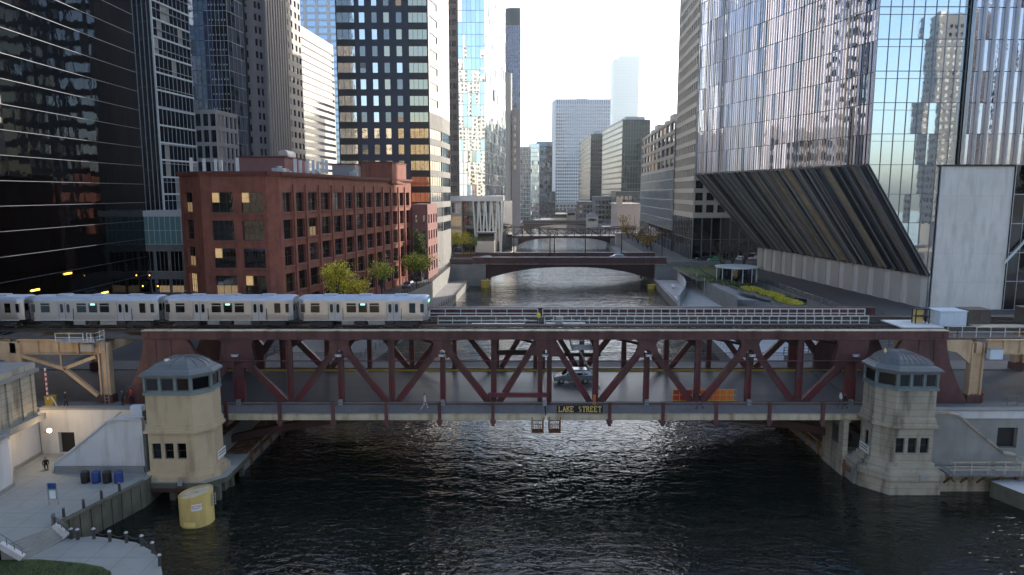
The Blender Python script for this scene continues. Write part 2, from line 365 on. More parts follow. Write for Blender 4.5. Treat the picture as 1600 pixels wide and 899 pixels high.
# ---------------------------------------------------------------- facades
class Bld:
    def __init__(s, name, label, cat, base, group=None):
        s.t = thing(name, label, cat, base, group); s.w = MB(); s.wins = []; s.mull = MB(); s.gl = MB(); s.extra = {}
    def facade(s, p0, p1, z0, z1, cols, rows, m, depth=.35, kind=('plain', 1, 1, 'glass_window', 'mullion_dark'), mats=None):
        p0 = Vector((*p0, 0)); p1 = Vector((*p1, 0)); d = p1-p0; L = d.length; d /= L; nrm = Vector((d.y, -d.x, 0)); ang = math.atan2(d.y, d.x)
        def P(u, v, k=0): q = p0 + d*u - nrm*k; return (q.x, q.y, v)
        W = s.w
        zc = z0
        for (a, b) in rows:
            if a > zc+1e-4: W.poly([P(0,zc), P(L,zc), P(L,a), P(0,a)], m)
            uc = 0
            for (c, e) in cols:
                if c > uc+1e-4: W.poly([P(uc,a), P(c,a), P(c,b), P(uc,b)], mats or m)
                W.poly([P(c,a), P(e,a), P(e,a,depth), P(c,a,depth)], m)
                W.poly([P(c,b,depth), P(e,b,depth), P(e,b), P(c,b)], m)
                W.poly([P(c,a), P(c,a,depth), P(c,b,depth), P(c,b)], m)
                W.poly([P(e,a,depth), P(e,a), P(e,b), P(e,b,depth)], m)
                q = P((c+e)/2, a, depth)
                s.wins.append((Vector(q), ang, e-c, b-a, kind)); uc = e
            if L > uc+1e-4: W.poly([P(uc,a), P(L,a), P(L,b), P(uc,b)], mats or m)
            zc = b
        if z1 > zc+1e-4: W.poly([P(0,zc), P(L,zc), P(L,z1), P(0,z1)], m)
    def blank(s, p0, p1, z0, z1, m):
        s.w.poly([(*p0,z0),(*p1,z0),(*p1,z1),(*p0,z1)], m)
    def roof(s, pts, z, m): s.w.poly([(x,y,z) for x,y in pts], m)
    def curtain(s, p0, p1, z0, z1, nu, nv, gm, mm=None, jit=.006, hm=(.12,.10), vm=(.07,.12), vis=True, alt=None, altf=0):
        "glass skin of nu x nv panels, each a hair out of plane, with mullions standing proud"
        p0 = Vector((*p0, 0)); p1 = Vector((*p1, 0)); d = p1-p0; L = d.length; d /= L; nrm = Vector((d.y, -d.x, 0))
        du = L/nu; dv = (z1-z0)/nv
        for i in range(nu):
            for j in range(nv):
                pts = []
                tx, tz = random.gauss(0, jit), random.gauss(0, jit)
                for a, b in ((0,0),(1,0),(1,1),(0,1)):
                    k = ((a-.5)*tx*2 + (b-.5)*tz*2)
                    q = p0 + d*(du*(i+a)) + nrm*(k-.02); pts.append((q.x, q.y, z0+dv*(j+b)))
                s.gl.poly(pts, alt if alt and random.random() < altf else gm)
        if mm:
            W = s.mull
            if vm[0] > 0:
                for i in range(nu+1):
                    q = p0 + d*(du*i) + nrm*vm[1]/2
                    M = Matrix.Translation((q.x,q.y,(z0+z1)/2)) @ Matrix.Rotation(math.atan2(d.y,d.x),4,'Z')
                    W.tbox(M, vm[0], vm[1], z1-z0, mm)
            if hm[0] > 0:
                for j in range(nv+1):
                    q = p0 + d*(L/2) + nrm*(hm[1]/2)
                    M = Matrix.Translation((q.x,q.y,z0+dv*j)) @ Matrix.Rotation(math.atan2(d.y,d.x),4,'Z')
                    W.tbox(M, L, hm[1]-.003, hm[0], mm)
    def finish(s, nmax=100, wall='wall'):
        root = s.t
        if s.w.v: s.w.build(wall, root)
        if s.gl.v: s.gl.build('glass_wall', root)
        if s.mull.v: s.mull.build('mullions', root)
        sc = []
        for i, (q, ang, ww, hh, kind) in enumerate(s.wins):
            pr = proj(q+Vector((0,0,hh/2)))
            if pr is None or not (-10 < pr[0] < 1610 and -10 < pr[1] < 909): a = 0
            else: a = ww*hh/pr[2]**2*FPX*FPX
            sc.append((a, i))
        sc.sort(reverse=True)
        vis = set(i for a, i in sc[:nmax] if a > 3)
        protos = {}; rest = MB()
        for i, (q, ang, ww, hh, kind) in enumerate(s.wins):
            if callable(kind): kd = kind(i)
            else: kd = kind
            if i in vis:
                key = (round(ww,2), round(hh,2), kd)
                if key not in protos:
                    mb = MB(); window_geo(mb, Matrix.Identity(4), ww, hh, kd); protos[key] = mb.mesh('window')
                o = bpy.data.objects.new('window', protos[key]); COL.objects.link(o); o.parent = root
                o.location = q - root.location; o.rotation_euler = (0,0,ang)
            else:
                window_geo(rest, Matrix.Translation(q) @ Matrix.Rotation(ang,4,'Z'), ww, hh, kd)
        if rest.v:
            if len(s.wins) > nmax: rest.build('windows', root, kind='stuff')
            else: rest.build('windows', root)
        return root
def window_geo(mb, M, ww, hh, kd):
    style, nx, nz, gm, fm = kd[:5]
    def B(x0,x1,y0,y1,z0,z1,m):
        mb.tbox(M @ Matrix.Translation(((x0+x1)/2,(y0+y1)/2,(z0+z1)/2)), x1-x0, y1-y0, z1-z0, m)
    def Q(x0,x1,z0,z1,y,m): mb.poly([M @ Vector(p) for p in ((x0,y,z0),(x1,y,z0),(x1,y,z1),(x0,y,z1))], m)
    h = ww/2
    if style == 'flat': Q(-h,h,0,hh,0,gm); return
    f = kd[5] if len(kd) > 5 else .07
    Q(-h,h,0,hh,0,gm)
    B(-h,h,-.06,.0,0,f,fm); B(-h,h,-.06,0,hh-f,hh,fm); B(-h,-h+f,-.06,0,f,hh-f,fm); B(h-f,h,-.06,0,f,hh-f,fm)
    for i in range(1,nx): x = -h+ww*i/nx; B(x-f*.4,x+f*.4,-.055,0,f,hh-f,fm)
    for j in range(1,nz): z = hh*j/nz; B(-h+f,h-f,-.05,0,z-f*.35,z+f*.35,fm)
    if style == 'blind': Q(-h+f,h-f,hh*.45,hh-f,-.012,'pane_blind')
    if style == 'blindlit': Q(-h+f,-h+ww*.35,hh*.5,hh-f,-.012,'pane_lit')
    if style == 'litlow': Q(-h+f,h-f,f,hh*.5,-.012,'pane_lit_dim')
def evenly(L, n, frac, margin=0.0):
    "n openings, each frac of its bay"
    b = (L-2*margin)/n
    return [(margin+b*(i+.5)-b*frac/2, margin+b*(i+.5)+b*frac/2) for i in range(n)]
def floors(z0, n, h, sill, head):
    return [(z0+h*i+sill, z0+h*i+head) for i in range(n)]
def mixkind(opts):
    "random choice among (weight, kind)"
    rr = random.Random(3)
    tot = sum(a for a, b in opts)
    def f(i):
        r = random.Random(i*7919+11).random()*tot
        for a, b in opts:
            r -= a
            if r <= 0: return b
        return opts[-1][1]
    return f
# ================================================================ SETTING
ZS = 6.1        # street level above the water
LUP = [(-36,66.5),(-36,90),(-33,91),(-20,169),(-18.5,209),(-12,232),(-3,345),(8,520),(22,700),(38,900),(46,1100)]
RUP = [(37,66.5),(37,92),(62,100),(62,200),(48,209),(48,232),(53,345),(63,520),(74,700),(86,900),(92,1100)]
g = MB()
g.poly([(-3000,66.5,ZS)] + [(x,y,ZS) for x,y in LUP] + [(-3000,1100,ZS)], 'ground')
g.poly([(x,y,ZS) for x,y in RUP[::-1]] + [(3000,66.5,ZS),(3000,1100,ZS)], 'ground')
g.poly([(-3000,1100,ZS),(3000,1100,ZS),(3000,6000,ZS),(-3000,6000,ZS)], 'ground')
struct('ground', g)
wt = MB(); wt.poly([(-600,-900,0),(600,-900,0),(600,1200,0),(-600,1200,0)], 'water'); struct('river', wt)
rb = MB(); rb.poly([(-600,-900,-4),(600,-900,-4),(600,1200,-4),(-600,1200,-4)], 'soil'); struct('river_bed', rb)
def quaywall(pts, name, label, z0=-1, z1=ZS, m='concrete', cap=.0, flip=False):
    mb = MB()
    for (a, b) in zip(pts[:-1], pts[1:]):
        d = Vector((b[0]-a[0], b[1]-a[1])); n = Vector((d.y, -d.x)).normalized()*(-.5 if flip else .5)*-1
        mb.poly([(a[0],a[1],z0),(b[0],b[1],z0),(b[0],b[1],z1),(a[0],a[1],z1)], m)
        mb.poly([(a[0]+n.x,a[1]+n.y,z0),(b[0]+n.x,b[1]+n.y,z0),(b[0]+n.x,b[1]+n.y,z1),(a[0]+n.x,a[1]+n.y,z1)], m)
    return mb.build(name, label=label, category='wall')
quaywall(LUP, 'river_wall', 'long concrete river wall along the left bank beyond the red bridge')
quaywall(RUP, 'river_wall', 'long concrete river wall along the right bank beyond the red bridge', flip=True)
# lower quays
q = MB(); q.prism([(-36,90.2),(-27,90.2),(-15,169),(-13,206),(-18.6,206),(-20,169),(-33,91)], -1, 1.9, 'concrete', 'sidewalk'); struct('path', q)
q = MB(); q.prism([(-11.9,233),(-7,233),(2.5,344),(-3,344)], -1, 1.9, 'concrete', 'sidewalk'); struct('path', q)
q = MB(); q.prism([(33.5,92.2),(40,174),(43,207),(47.8,207),(61.8,199.8),(61.8,100.2),(37,92.2)], -1, 2.0, 'concrete', 'riverwalk'); struct('path', q)
q = MB(); q.prism([(43.5,233),(47.9,233),(52.9,344),(48.5,344)], -1, 2.0, 'concrete', 'sidewalk'); struct('path', q)
# fender piers with rusty tops under the bridge
for sx, nm, lab in ((-1,'pier','rust stained pier under the left end of the red bridge'), (1,'pier','rust stained pier under the right end of the red bridge')):
    p = MB(); xa, xb = (33.2, 36.6) if sx > 0 else (-30.4, -27.2)
    p.box(xa, xb, 64 if sx > 0 else 64.6, 92, -2, 1.5, 'concrete', 'rust')
    for i in range(9):
        y = 66+i*2.9; xf = xa if sx > 0 else xb
        p.box(xf-.18, xf+.18, y-.18, y+.18, -2, 1.7, 'rust')
    p.box((xa if sx>0 else xb)-.25, (xa if sx>0 else xb)+.25, 64.6, 92, .95, 1.25, 'rust')
    p.box((xb-.9) if sx>0 else xa, xb if sx>0 else xa+.9, 66, 91, 1.5, 3.4, 'concrete', 'rust')
    p.build(nm, label=lab, category='pier')
# street slabs of Lake Street on both banks, road sheets
for x0, x1 in ((-300,-41.5),(48.5,300)):
    r = MB(); r.poly([(x0,70.6,ZS+.012),(x1,70.6,ZS+.012),(x1,84,ZS+.012),(x0,84,ZS+.012)], 'asphalt'); struct('road', r)
    s = MB(); s.box(x0, x1, 84, 88.5, ZS-.2, ZS+.14, 'sidewalk'); struct('pavement', s)
    s = MB(); s.box(x0 if x0 < 0 else 37, -36.2 if x0 < 0 else x1, 66.6, 70.6, ZS-.2, ZS+.14, 'sidewalk'); struct('pavement', s)
# Wacker Drive on the left bank, wrapped round the red building; street towards the tower
r = MB(); r.poly([(-74,88.6,ZS+.012),(-58,88.6,ZS+.012),(-64,160,ZS+.012),(-70,330,ZS+.012),(-84,330,ZS+.012),(-78,160,ZS+.012)], 'asphalt'); struct('road', r)
r = MB(); r.poly([(-38,88.7,ZS+.016),(-34,88.7,ZS+.016),(-22,169,ZS+.016),(-20,210,ZS+.016),(-29,210,ZS+.016),(-31,169,ZS+.016)], 'asphalt'); struct('road', r)
r = MB()
for i in range(16): y = 92+i*9; r.poly([(-66.4-.04*(y-90),y,ZS+.02),(-66.2-.04*(y-90),y,ZS+.02),(-66.2-.04*(y-90),y+4,ZS+.02),(-66.4-.04*(y-90),y+4,ZS+.02)], 'paint_white')
struct('lane_markings', r)

# ================================================================ THE RED BASCULE BRIDGE
X0, PL = 3.4, 10.6
YN, YF = 70.1, 84.6
ZB, ZT = 6.3, 13.95
br = thing('bascule_bridge', 'maroon steel double deck truss bridge carrying the road and the elevated train tracks', 'bridge', (X0, 77, 0))
def fillet(a, b, c, r, n=5):
    "points rounding corner b between a and c"
    a, b, c = Vector(a), Vector(b), Vector(c); u = (a-b).normalized(); v = (c-b).normalized()
    ang = u.angle(v); t = min(r/math.tan(ang/2), (a-b).length*.49, (c-b).length*.49)
    p, q = b+u*t, b+v*t; out = []
    for i in range(n+1):
        s = i/n; out.append(tuple(p*(1-s)**2 + b*2*s*(1-s) + q*s*s))
    return out
def rivets(mb, p, q, y, n, m='maroon'):
    for i in range(n):
        t = (i+.5)/n; x = p[0]+(q[0]-p[0])*t; z = p[1]+(q[1]-p[1])*t
        mb.box(x-.03, x+.03, y-.02, y, z-.03, z+.03, m)
def truss(Y, near):
    xl, xr = X0-41.5, X0+41.5
    c = MB(); c.box(xl, xr, Y-.35, Y+.35, 13.12, ZT, 'maroon'); c.box(xl, xr, Y-.47, Y+.47, ZT, ZT+.05, 'fascia' if near else 'maroon')
    c.box(xl, xr, Y-.47, Y-.35, 13.06, 13.14, 'maroon')
    for i in range(60): x = xl+.7+i*1.41; c.box(x-.04, x+.04, Y-.39, Y-.35, 13.14, ZT, 'maroon')
    c.build('top_chord', br)
    c = MB(); c.box(xl+4, xr-4, Y-.35, Y+.35, 5.2, ZB, 'maroon'); c.build('bottom_chord', br)
    def member(nm, p, q, w=.62, dep=.5, fresh=True):
        w *= .82
        m = MB(); P, Q = Vector((p[0],Y,p[1])), Vector((q[0],Y,q[1]))
        m.bar(P, Q, w, .10, 'maroon', up=(0,1,0)) if False else None
        d = (Q-P).normalized(); s = Vector((d.z,0,-d.x))
        for k in (-1,1): m.bar(P+s*k*w/2, Q+s*k*w/2, dep, .09, 'maroon', up=tuple(s))
        m.bar(P, Q, .16, w-.09, 'maroon', up=tuple(s))
        if fresh:
            a = Q+(P-Q).normalized()*.5; b = Q+(P-Q).normalized()*2.6
            for k in (-1,1): m.bar(a+s*k*w/2, b+s*k*w/2, dep+.02, .11, 'maroon_fresh', up=tuple(s))
            m.bar(a, b, .19, w-.13, 'maroon_fresh', up=tuple(s))
        m.build(nm, br)
    for k in range(-3, 4):
        x = X0+PL*k
        if k == 0:
            for dx in (-.48, .48): member('post', (x+dx, 13.2), (x+dx, ZB), .5)
        else: member('hanger', (x, 11.6), (x, ZB), 1.3 if abs(k)==3 else .55)
        hw = 1.55 if abs(k)==3 else .9; zb = 10.9 if abs(k)==3 else 12.0
        pts = []
        tl, tr = (x-hw-.5, 13.14), (x+hw+.5, 13.14)
        pts += [tr]+fillet(tr, (x+hw, 12.8), (x+hw, zb), .6)+[(x+hw+.35, zb-.6)]+[(x+.42,zb-.9),(x+.3,zb-.15),(x,zb),(x-.3,zb-.15),(x-.42,zb-.9)]+[(x-hw-.35, zb-.6)]+fillet((x-hw, zb),(x-hw,12.8),tl,.6)+[tl]
        gp = MB(); gp.xz(pts[::-1], Y-.30, Y-.24, 'maroon'); gp.xz(pts[::-1], Y+.24, Y+.30, 'maroon')
        rivets(gp, (x-hw+.15,13.0),(x-hw+.15,zb), Y-.30, 10); rivets(gp, (x+hw-.15,13.0),(x+hw-.15,zb), Y-.30, 10)
        gp.build('gusset_plate', br)
        for s in (-1, 1):
            if abs(k) == 3 and s*k > 0:
                member('diagonal', (x+s*.9, zb), (x+s*4.2, ZB), .85); continue
            if k == 0: member('diagonal', (x+s*.8, 12.9), (x+s*(PL/2-.55), ZB), .62)
            else: member('diagonal', (x+s*.55, zb-.1 if abs(k)<3 else 10.8), (x+s*(PL/2-.5), ZB), .68 if abs(k) < 3 else .75)
    for k in range(-3, 3):
        member('post', (X0+PL*(k+.5), 13.2), (X0+PL*(k+.5), ZB), .58)
    for s in (-1, 1):     # solid heel webs at both ends with the big oval opening
        def q(x, z): return (X0+s*x, z)
        A = MB()
        pts = [q(37.0,13.14)]+fillet(q(37.0,13.1),q(36.4,12.2),q(36.2,10.6),1.2)+[q(35.2,10.2),q(34.4,9.2),q(34.4,5.2),q(43.6,5.2),q(44.0,6.5),q(42.9,8.4),q(42.0,10.4),q(41.5,12.2),q(41.4,13.14)]
        if s > 0: pts = pts[::-1]
        A.xz(pts, Y-.28, Y+.28, 'maroon')
        for dx in (38.6, 40.2): A.box(X0+s*dx-.05, X0+s*dx+.05, Y-.36, Y-.28, 6.3, 13.1, 'maroon')
        A.build('end_web', br)
        B2 = MB(); n = 14; top = []; bot = []
        for i in range(n+1):
            t = i/n; x = 16+t*24; z = 5.3-4.6*t**1.7
            top.append(q(x, z+.0)); bot.append(q(x, z-.8))
        poly = top+bot[::-1]
        if s < 0: poly = poly[::-1]
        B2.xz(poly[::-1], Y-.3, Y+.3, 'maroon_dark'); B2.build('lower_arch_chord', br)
truss(YN, True); truss(YF, False)
for k in range(-6, 7):
    x = X0+PL/2*k
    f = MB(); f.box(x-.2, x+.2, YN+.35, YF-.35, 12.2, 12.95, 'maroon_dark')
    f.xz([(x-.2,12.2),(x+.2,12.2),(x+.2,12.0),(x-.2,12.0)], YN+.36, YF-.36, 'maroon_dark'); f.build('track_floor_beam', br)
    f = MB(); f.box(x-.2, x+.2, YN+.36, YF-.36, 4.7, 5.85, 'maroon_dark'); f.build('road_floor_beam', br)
for k in range(-3, 3):
    for s in (1, -1):
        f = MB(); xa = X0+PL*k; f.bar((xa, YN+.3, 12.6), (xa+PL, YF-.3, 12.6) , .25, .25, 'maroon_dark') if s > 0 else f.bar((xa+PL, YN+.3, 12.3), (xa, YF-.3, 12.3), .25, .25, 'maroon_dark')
        f.build('sway_brace', br)
d = MB(); d.box(X0-41, X0-.06, YN+.36, YF-.36, 5.86, 6.0, 'bridge_deck'); d.box(X0+.06, X0+45, YN+.36, YF-.36, 5.86, 6.0, 'bridge_deck')
d.box(X0-.25, X0+.25, YN+.5, YF-.5, 6.004, 6.012, 'galv'); d.build('road_deck', br)
d = MB(); d.box(X0-41, X0+41, YF-.62, YF-.40, 6.0, 6.17, 'yellow_paint'); d.build('kerb', br)
for (ya, yb, nm) in ((66.9, 69.7, 'n'), (84.96, 88.4, 'f')):
    d = MB(); d.box(X0-38.5, X0-.06, ya, yb, 5.92, 6.14, 'sidewalk'); d.box(X0+.06, X0+37, ya, yb, 5.92, 6.14, 'sidewalk'); d.build('sidewalk', br)
f = MB(); f.box(X0-38.5, X0-.08, 66.55, 66.9, 5.55, 6.12, 'fascia'); f.box(X0+.08, X0+37, 66.55, 66.9, 5.55, 6.12, 'fascia'); f.build('fascia_beam', br)
for s in range(-6, 7):
    x = X0+PL/2*s+1.0*(s>0) - 1.0*(s<0)*0
    if s == 0: continue
    f = MB(); f.box(x-.16, x+.16, 66.25, 66.5, 5.0, 7.45, 'maroon'); f.bar((x, 66.4, 5.2), (x, 69.5, 5.2), .25, .35, 'maroon'); f.box(x-.28,x+.28,66.2,66.54,5.3,5.6,'maroon'); f.build('railing_post', br)
for (y, xa, xb) in ((66.62, X0-38.4, X0-.4), (66.62, X0+.4, X0+36.8), (88.3, X0-38.4, X0+37)):
    f = MB(); f.box(xa, xb, y-.05, y+.05, 7.28, 7.36, 'grey_rail'); f.box(xa, xb, y-.03, y+.03, 6.26, 6.32, 'grey_rail'); f.box(xa,xb,y-.03,y+.03,6.98,7.02,'grey_rail')
    n = int((xb-xa)/.17)
    for i in range(n): x = xa+(i+.5)*(xb-xa)/n; f.box(x-.013, x+.013, y-.013, y+.013, 6.32, 7.28, 'grey_rail')
    f.build('railing', br)
f = MB(); f.tube((X0-36, 69.55, 10.85), (X0+36, 69.55, 10.85), .06, m='maroon', n=6)
f.build('conduit', br)
# locking struts, cages, catwalk
f = MB(); f.box(X0-5.9, X0+.4, 69.2, 69.5, 7.1, 7.55, 'maroon_fresh'); f.box(X0-5.9,X0+.4,69.12,69.2,7.1,7.16,'maroon'); f.box(X0-5.9,X0+.4,69.12,69.2,7.49,7.55,'maroon'); f.build('strut', br)
f = MB(); f.box(X0-5.9, X0-.4, 83.8, 84.1, 8.1, 8.7, 'maroon_dark'); f.build('strut', br)
f = MB(); f.box(X0+.6, X0+7.6, 83.8, 84.1, 7.9, 8.3, 'maroon_dark'); f.build('strut', br)
for s in (-1, 1):
    xa = X0+s*.25 if s > 0 else X0-1.45; f = MB()
    f.box(xa, xa+1.2, 66.1, 67.2, 4.35, 4.43, 'rust')
    for yy in (66.12, 67.16):
        for i in range(7): f.box(xa+i*.18, xa+i*.18+.04, yy-.02, yy+.02, 4.43, 5.3, 'rust')
        f.box(xa, xa+1.2, yy-.03, yy+.03, 5.25, 5.32, 'rust'); f.box(xa,xa+.09,yy-.05,yy+.05,4.35,6.0,'rust'); f.box(xa+1.11,xa+1.2,yy-.05,yy+.05,4.35,6.0,'rust')
    for xx in (xa+.02, xa+1.16): f.box(xx,xx+.02,66.14,67.14,4.43,5.0,'rust')
    f.build('inspection_cage', br)
f = MB(); f.box(X0+3.0, X0+5.6, 72.2, 74.6, 11.4, 11.48, 'galv')
for z in (11.9, 12.4):
    f.bar((X0+3.0,72.2,z),(X0+5.6,72.2,z),.05,.05,'galv'); f.bar((X0+3.0,74.6,z),(X0+5.6,74.6,z),.05,.05,'galv')
for i in range(5):
    for y in (72.2,74.6): f.box(X0+3.0+i*.65-.02, X0+3.0+i*.65+.02, y-.02,y+.02,11.4,12.45,'galv')
f.build('catwalk', br)
f = MB(); f.bar((X0+2.6,72.6,13.0),(X0+3.1,72.6,11.5),.08,.2,'galv')
for i in range(9):
    f.bar((X0+3.8+.28*i, 73.0, 11.3-.5*i),(X0+3.8+.28*i,73.8,11.3-.5*i),.22,.04,'galv')
f.bar((X0+3.7,73.0,11.5),(X0+6.2,73.0,6.8),.06,.14,'galv'); f.bar((X0+3.7,73.8,11.5),(X0+6.2,73.8,6.8),.06,.14,'galv'); f.build('ladder', br)
for k in range(-3, 4):
    x = X0+PL*k; f = MB()
    f.tube((x,69.62,11.35),(x,69.25,11.5),.05,m='galv',n=6); f.box(x-.28,x+.28,69.05,69.4,11.42,11.58,'cool_led'); f.box(x-.34,x-.1,69.0,69.3,11.56,11.66,'galv'); f.box(x+.1,x+.34,69.0,69.3,11.56,11.66,'galv')
    f.build('floodlight', br)
    f = MB(); f.box(x-.2,x+.2,69.3,69.7,6.14,6.75,'galv'); f.build('junction_box', br)
f = MB(); f.box(X0+5.0, X0+5.3, 69.3, 69.5, 6.2, 7.3, 'orange'); f.build('marker_board', br)

# ---- track deck (rests on the bridge, belongs to it)
td = MB(); td.box(-150, 120, YN+.37, YN+1.9, 12.98, 13.06, 'tan_ply'); td.box(-150,120,76.7,77.9,12.98,13.08,'tan_ply'); td.box(-150,120,82.2,YF-.37,12.98,13.06,'tan_ply'); td.build('track_walkway', br)
for yc, y0_ in ((75.45,'a'),(80.2,'b')):
    t = MB()
    for i in range(430): x = -150+i*.63; t.box(x, x+.24, yc-1.3, yc+1.3, 12.96, 13.13, 'tie')
    t.build('sleepers', br, kind='stuff')
    for dy in (-.72,.72):
        t = MB(); t.box(-150,120,yc+dy-.035,yc+dy+.035,13.13,13.30,'rail_steel'); t.build('rail', br)
    t = MB(); t.box(-150,120,yc+1.12,yc+1.2,13.25,13.36,'rail_steel'); t.build('third_rail', br)
    t = MB(); t.box(-150,120,yc-1.5,yc-1.32,13.0,13.24,'tie'); t.box(-150,120,yc+1.34,yc+1.5,13.0,13.24,'tie'); t.build('guard_timber', br)
def white_railing(y, xa, xb, z0, step, zs=(.12,.55,1.08)):
    f = MB()
    for z in zs: f.box(xa, xb, y-.05, y+.05, z0+z-.05, z0+z+.05, 'white_rail')
    n = int((xb-xa)/step)
    for i in range(n+1): x = xa+(xb-xa)*i/n; f.box(x-.05, x+.05, y-.045, y+.045, z0, z0+zs[-1], 'white_rail')
    f.build('track_railing', br)
white_railing(77.3, -8.4, X0-.3, 13.1, 1.55); white_railing(77.3, X0+.3, 40.5, 13.1, 1.0)
white_railing(82.1, -60, X0-.3, 13.1, 1.85); white_railing(82.1, X0+.3, 42.5, 13.1, 1.0)
f = MB(); f.box(X0-8,X0-2,77.9,78.3,13.1,13.18,'white_rail'); f.box(X0+.5,X0+5,77.9,78.4,13.1,13.22,'galv'); f.box(X0+1.6,X0+2.4,77.8,78.5,13.2,14.0,'galv'); f.build('switch_gear', br)

# ---- approach structures of the elevated track
def bent(x, label, ww=.9, y0=70.4, y1=84.3, cap='beige_steel', side=-1):
    t = thing('elevated_track_support', label, 'track support', (x, 77, 0), 'beige steel supports of the elevated track')
    for i, y in enumerate((y0, y1)):
        c = MB(); c.box(x-ww/2, x+ww/2, y-.12, y+.12, ZS+.14, 12.6, 'beige_steel'); c.box(x-ww/2-.1, x-ww/2+.06, y-.4, y+.4, ZS+.14, 12.6, 'beige_steel'); c.box(x+ww/2-.06, x+ww/2+.1, y-.4, y+.4, ZS+.14, 12.6, 'beige_steel')
        c.box(x-ww/2-.25,x+ww/2+.25,y-.5,y+.5,ZS+.10,ZS+1.0,'maroon'); 
        for j in range(12): c.box(x-ww/2+.1,x+ww/2-.1,y-.16,y-.12,7.3+j*.42,7.36+j*.42,'beige_steel')
        c.build('column', t)
    c = MB(); c.box(x-.3, x+.3, y0-.5, y1+.5, 11.6, 12.7, 'beige_steel'); c.build('cross_girder', t)
    return t
def girder(xa, xb, y, label, t=None, z0=11.5, z1=12.9):
    o = thing('track_girder', label, 'girder', ((xa+xb)/2, y, z0))
    c = MB(); c.box(xa, xb, y-.06, y+.06, z0, z1, 'beige_steel'); c.box(xa, xb, y-.32, y+.32, z0-.06, z0, 'beige_steel'); c.box(xa, xb, y-.32, y+.32, z1, z1+.06, 'beige_steel'); c.build('plate_web', o)
    n = int((xb-xa)/1.7)
    for i in range(n+1): x = xa+(xb-xa)*i/n; c = MB(); c.box(x-.05, x+.05, y-.30, y-.06, z0, z1, 'beige_steel'); c.build('stiffener', o)
    return o
girder(-51.2, -42.8, 70.3, 'riveted beige girder carrying the tracks at the left end of the bridge')
b1 = bent(-42.4, 'beige riveted track column standing at the kerb left of the bridge')
b2 = bent(-51.6, 'beige arched track column at the far left behind the stone pavilion', ww=1.3)
# arched bracket and V brace on the left bent
c = MB(); pts = [(-58.5,14.9),(-57.2,14.9)]+fillet((-57.2,14.9),(-53.8,12.9),(-50.9,12.6),2)+[(-50.9,12.6),(-50.9,9.2),(-52.1,9.2)]+fillet((-52.1,9.4),(-52.3,10.9),(-55.5,10.9),2.2,8)+[(-60,10.9),(-60,12.0),(-58.5,13.6)]
c.xz(pts, 69.9, 70.15, 'beige_steel'); c.build('arched_bracket', b2)
c = MB(); hub = (-46.6,70.2,9.9)
for q_ in ((-50.9,11.3),(-43.2,11.2),(-43.3,7.0)): c.bar(hub, (q_[0],70.2,q_[1]), .35, .42, 'beige_steel', up=(0,1,0))
c.bar((-46.9,70.2,11.4),(-46.9,70.2,10.0),.12,.12,'beige_steel'); c.build('brace', b1)
p = thing('inspection_platform', 'small galvanised inspection platform with rail on top of the left beige girder', 'platform', (-43.6,69.4,12.96))
c = MB(); c.box(-46.2,-42.2,68.6,70.2,12.98,13.06,'galv'); c.build('floor', p)
for nm, pts in (('handrail',[(-46.2,68.6),(-43.4,68.6)]),('handrail',[(-43.0,68.6),(-42.2,68.6)]),('handrail',[(-42.2,68.6),(-42.2,70.2)])):
    c = MB(); (xa,ya),(xb,yb) = pts
    for z in (13.5,13.95): c.bar((xa,ya,z),(xb,yb,z),.05,.05,'white_rail')
    for tt in (0,.5,1): x=xa+(xb-xa)*tt; y=ya+(yb-ya)*tt; c.box(x-.03,x+.03,y-.03,y+.03,13.06,13.98,'white_rail')
    c.build(nm, p)
c = MB()
for dx in (-.22,.22): c.tube((-42.1+dx,69.6,6.3),(-42.1+dx,69.6,14.2),.035,m='galv',n=6)
for i in range(22): c.box(-42.32,-41.88,69.58,69.62,6.6+i*.33,6.63+i*.33,'galv')
c.build('ladder', p)
c = MB(); c.box(-44.3,-43.2,69.5,69.95,11.9,12.6,'cool_led'); c.box(-44.34,-43.16,69.48,69.5,11.86,12.64,'galv'); c.build('equipment_box', label='pale blue equipment box hung on the left beige girder', category='box')
b3 = bent(48.3, 'rust streaked beige track column right of the bridge near the hydrant', ww=1.1)
bent(63, 'beige track column at the far right edge beyond the hydrant')
girder(49.2, 75, 70.3, 'beige girder carrying the tracks at the right end of the bridge')
c = MB(); c.xz([(43.3,12.9),(44.4,12.0),(46.2,11.6),(47.7,10.3),(47.7,12.9)][::-1], 70.15, 70.45, 'beige_steel'); c.build('bracket', b3)
c = MB(); c.box(49.0,50.3,69.2,69.8,11.1,12.1,'cool_led'); c.box(48.95,50.35,69.15,69.85,12.1,12.18,'galv'); c.build('equipment_box', label='pale equipment box on the right beige column', category='box')
girder(-150, -52.4, 71, 'beige girder running left behind the pavilion towards the street')
for x in (-68,-84,-100): bent(x, f'beige track column over the left street, number {int((-x-52)/16)} beyond the arched one' if False else {-68:'beige track column over the left street nearest the arched one',-84:'beige track column over the left street between two others',-100:'beige track column over the left street farthest from the river'}[x])
f = MB()
for z in (.5,1.05): f.box(45.5,78,70.9,70.96,13.1+z,13.15+z,'white_rail')
for i in range(22): f.box(45.5+i*1.5,45.56+i*1.5,70.9,70.96,13.05,14.2,'white_rail')
f.build('track_guard_rail', label='white guard rail beside the tracks at the right end', category='railing')

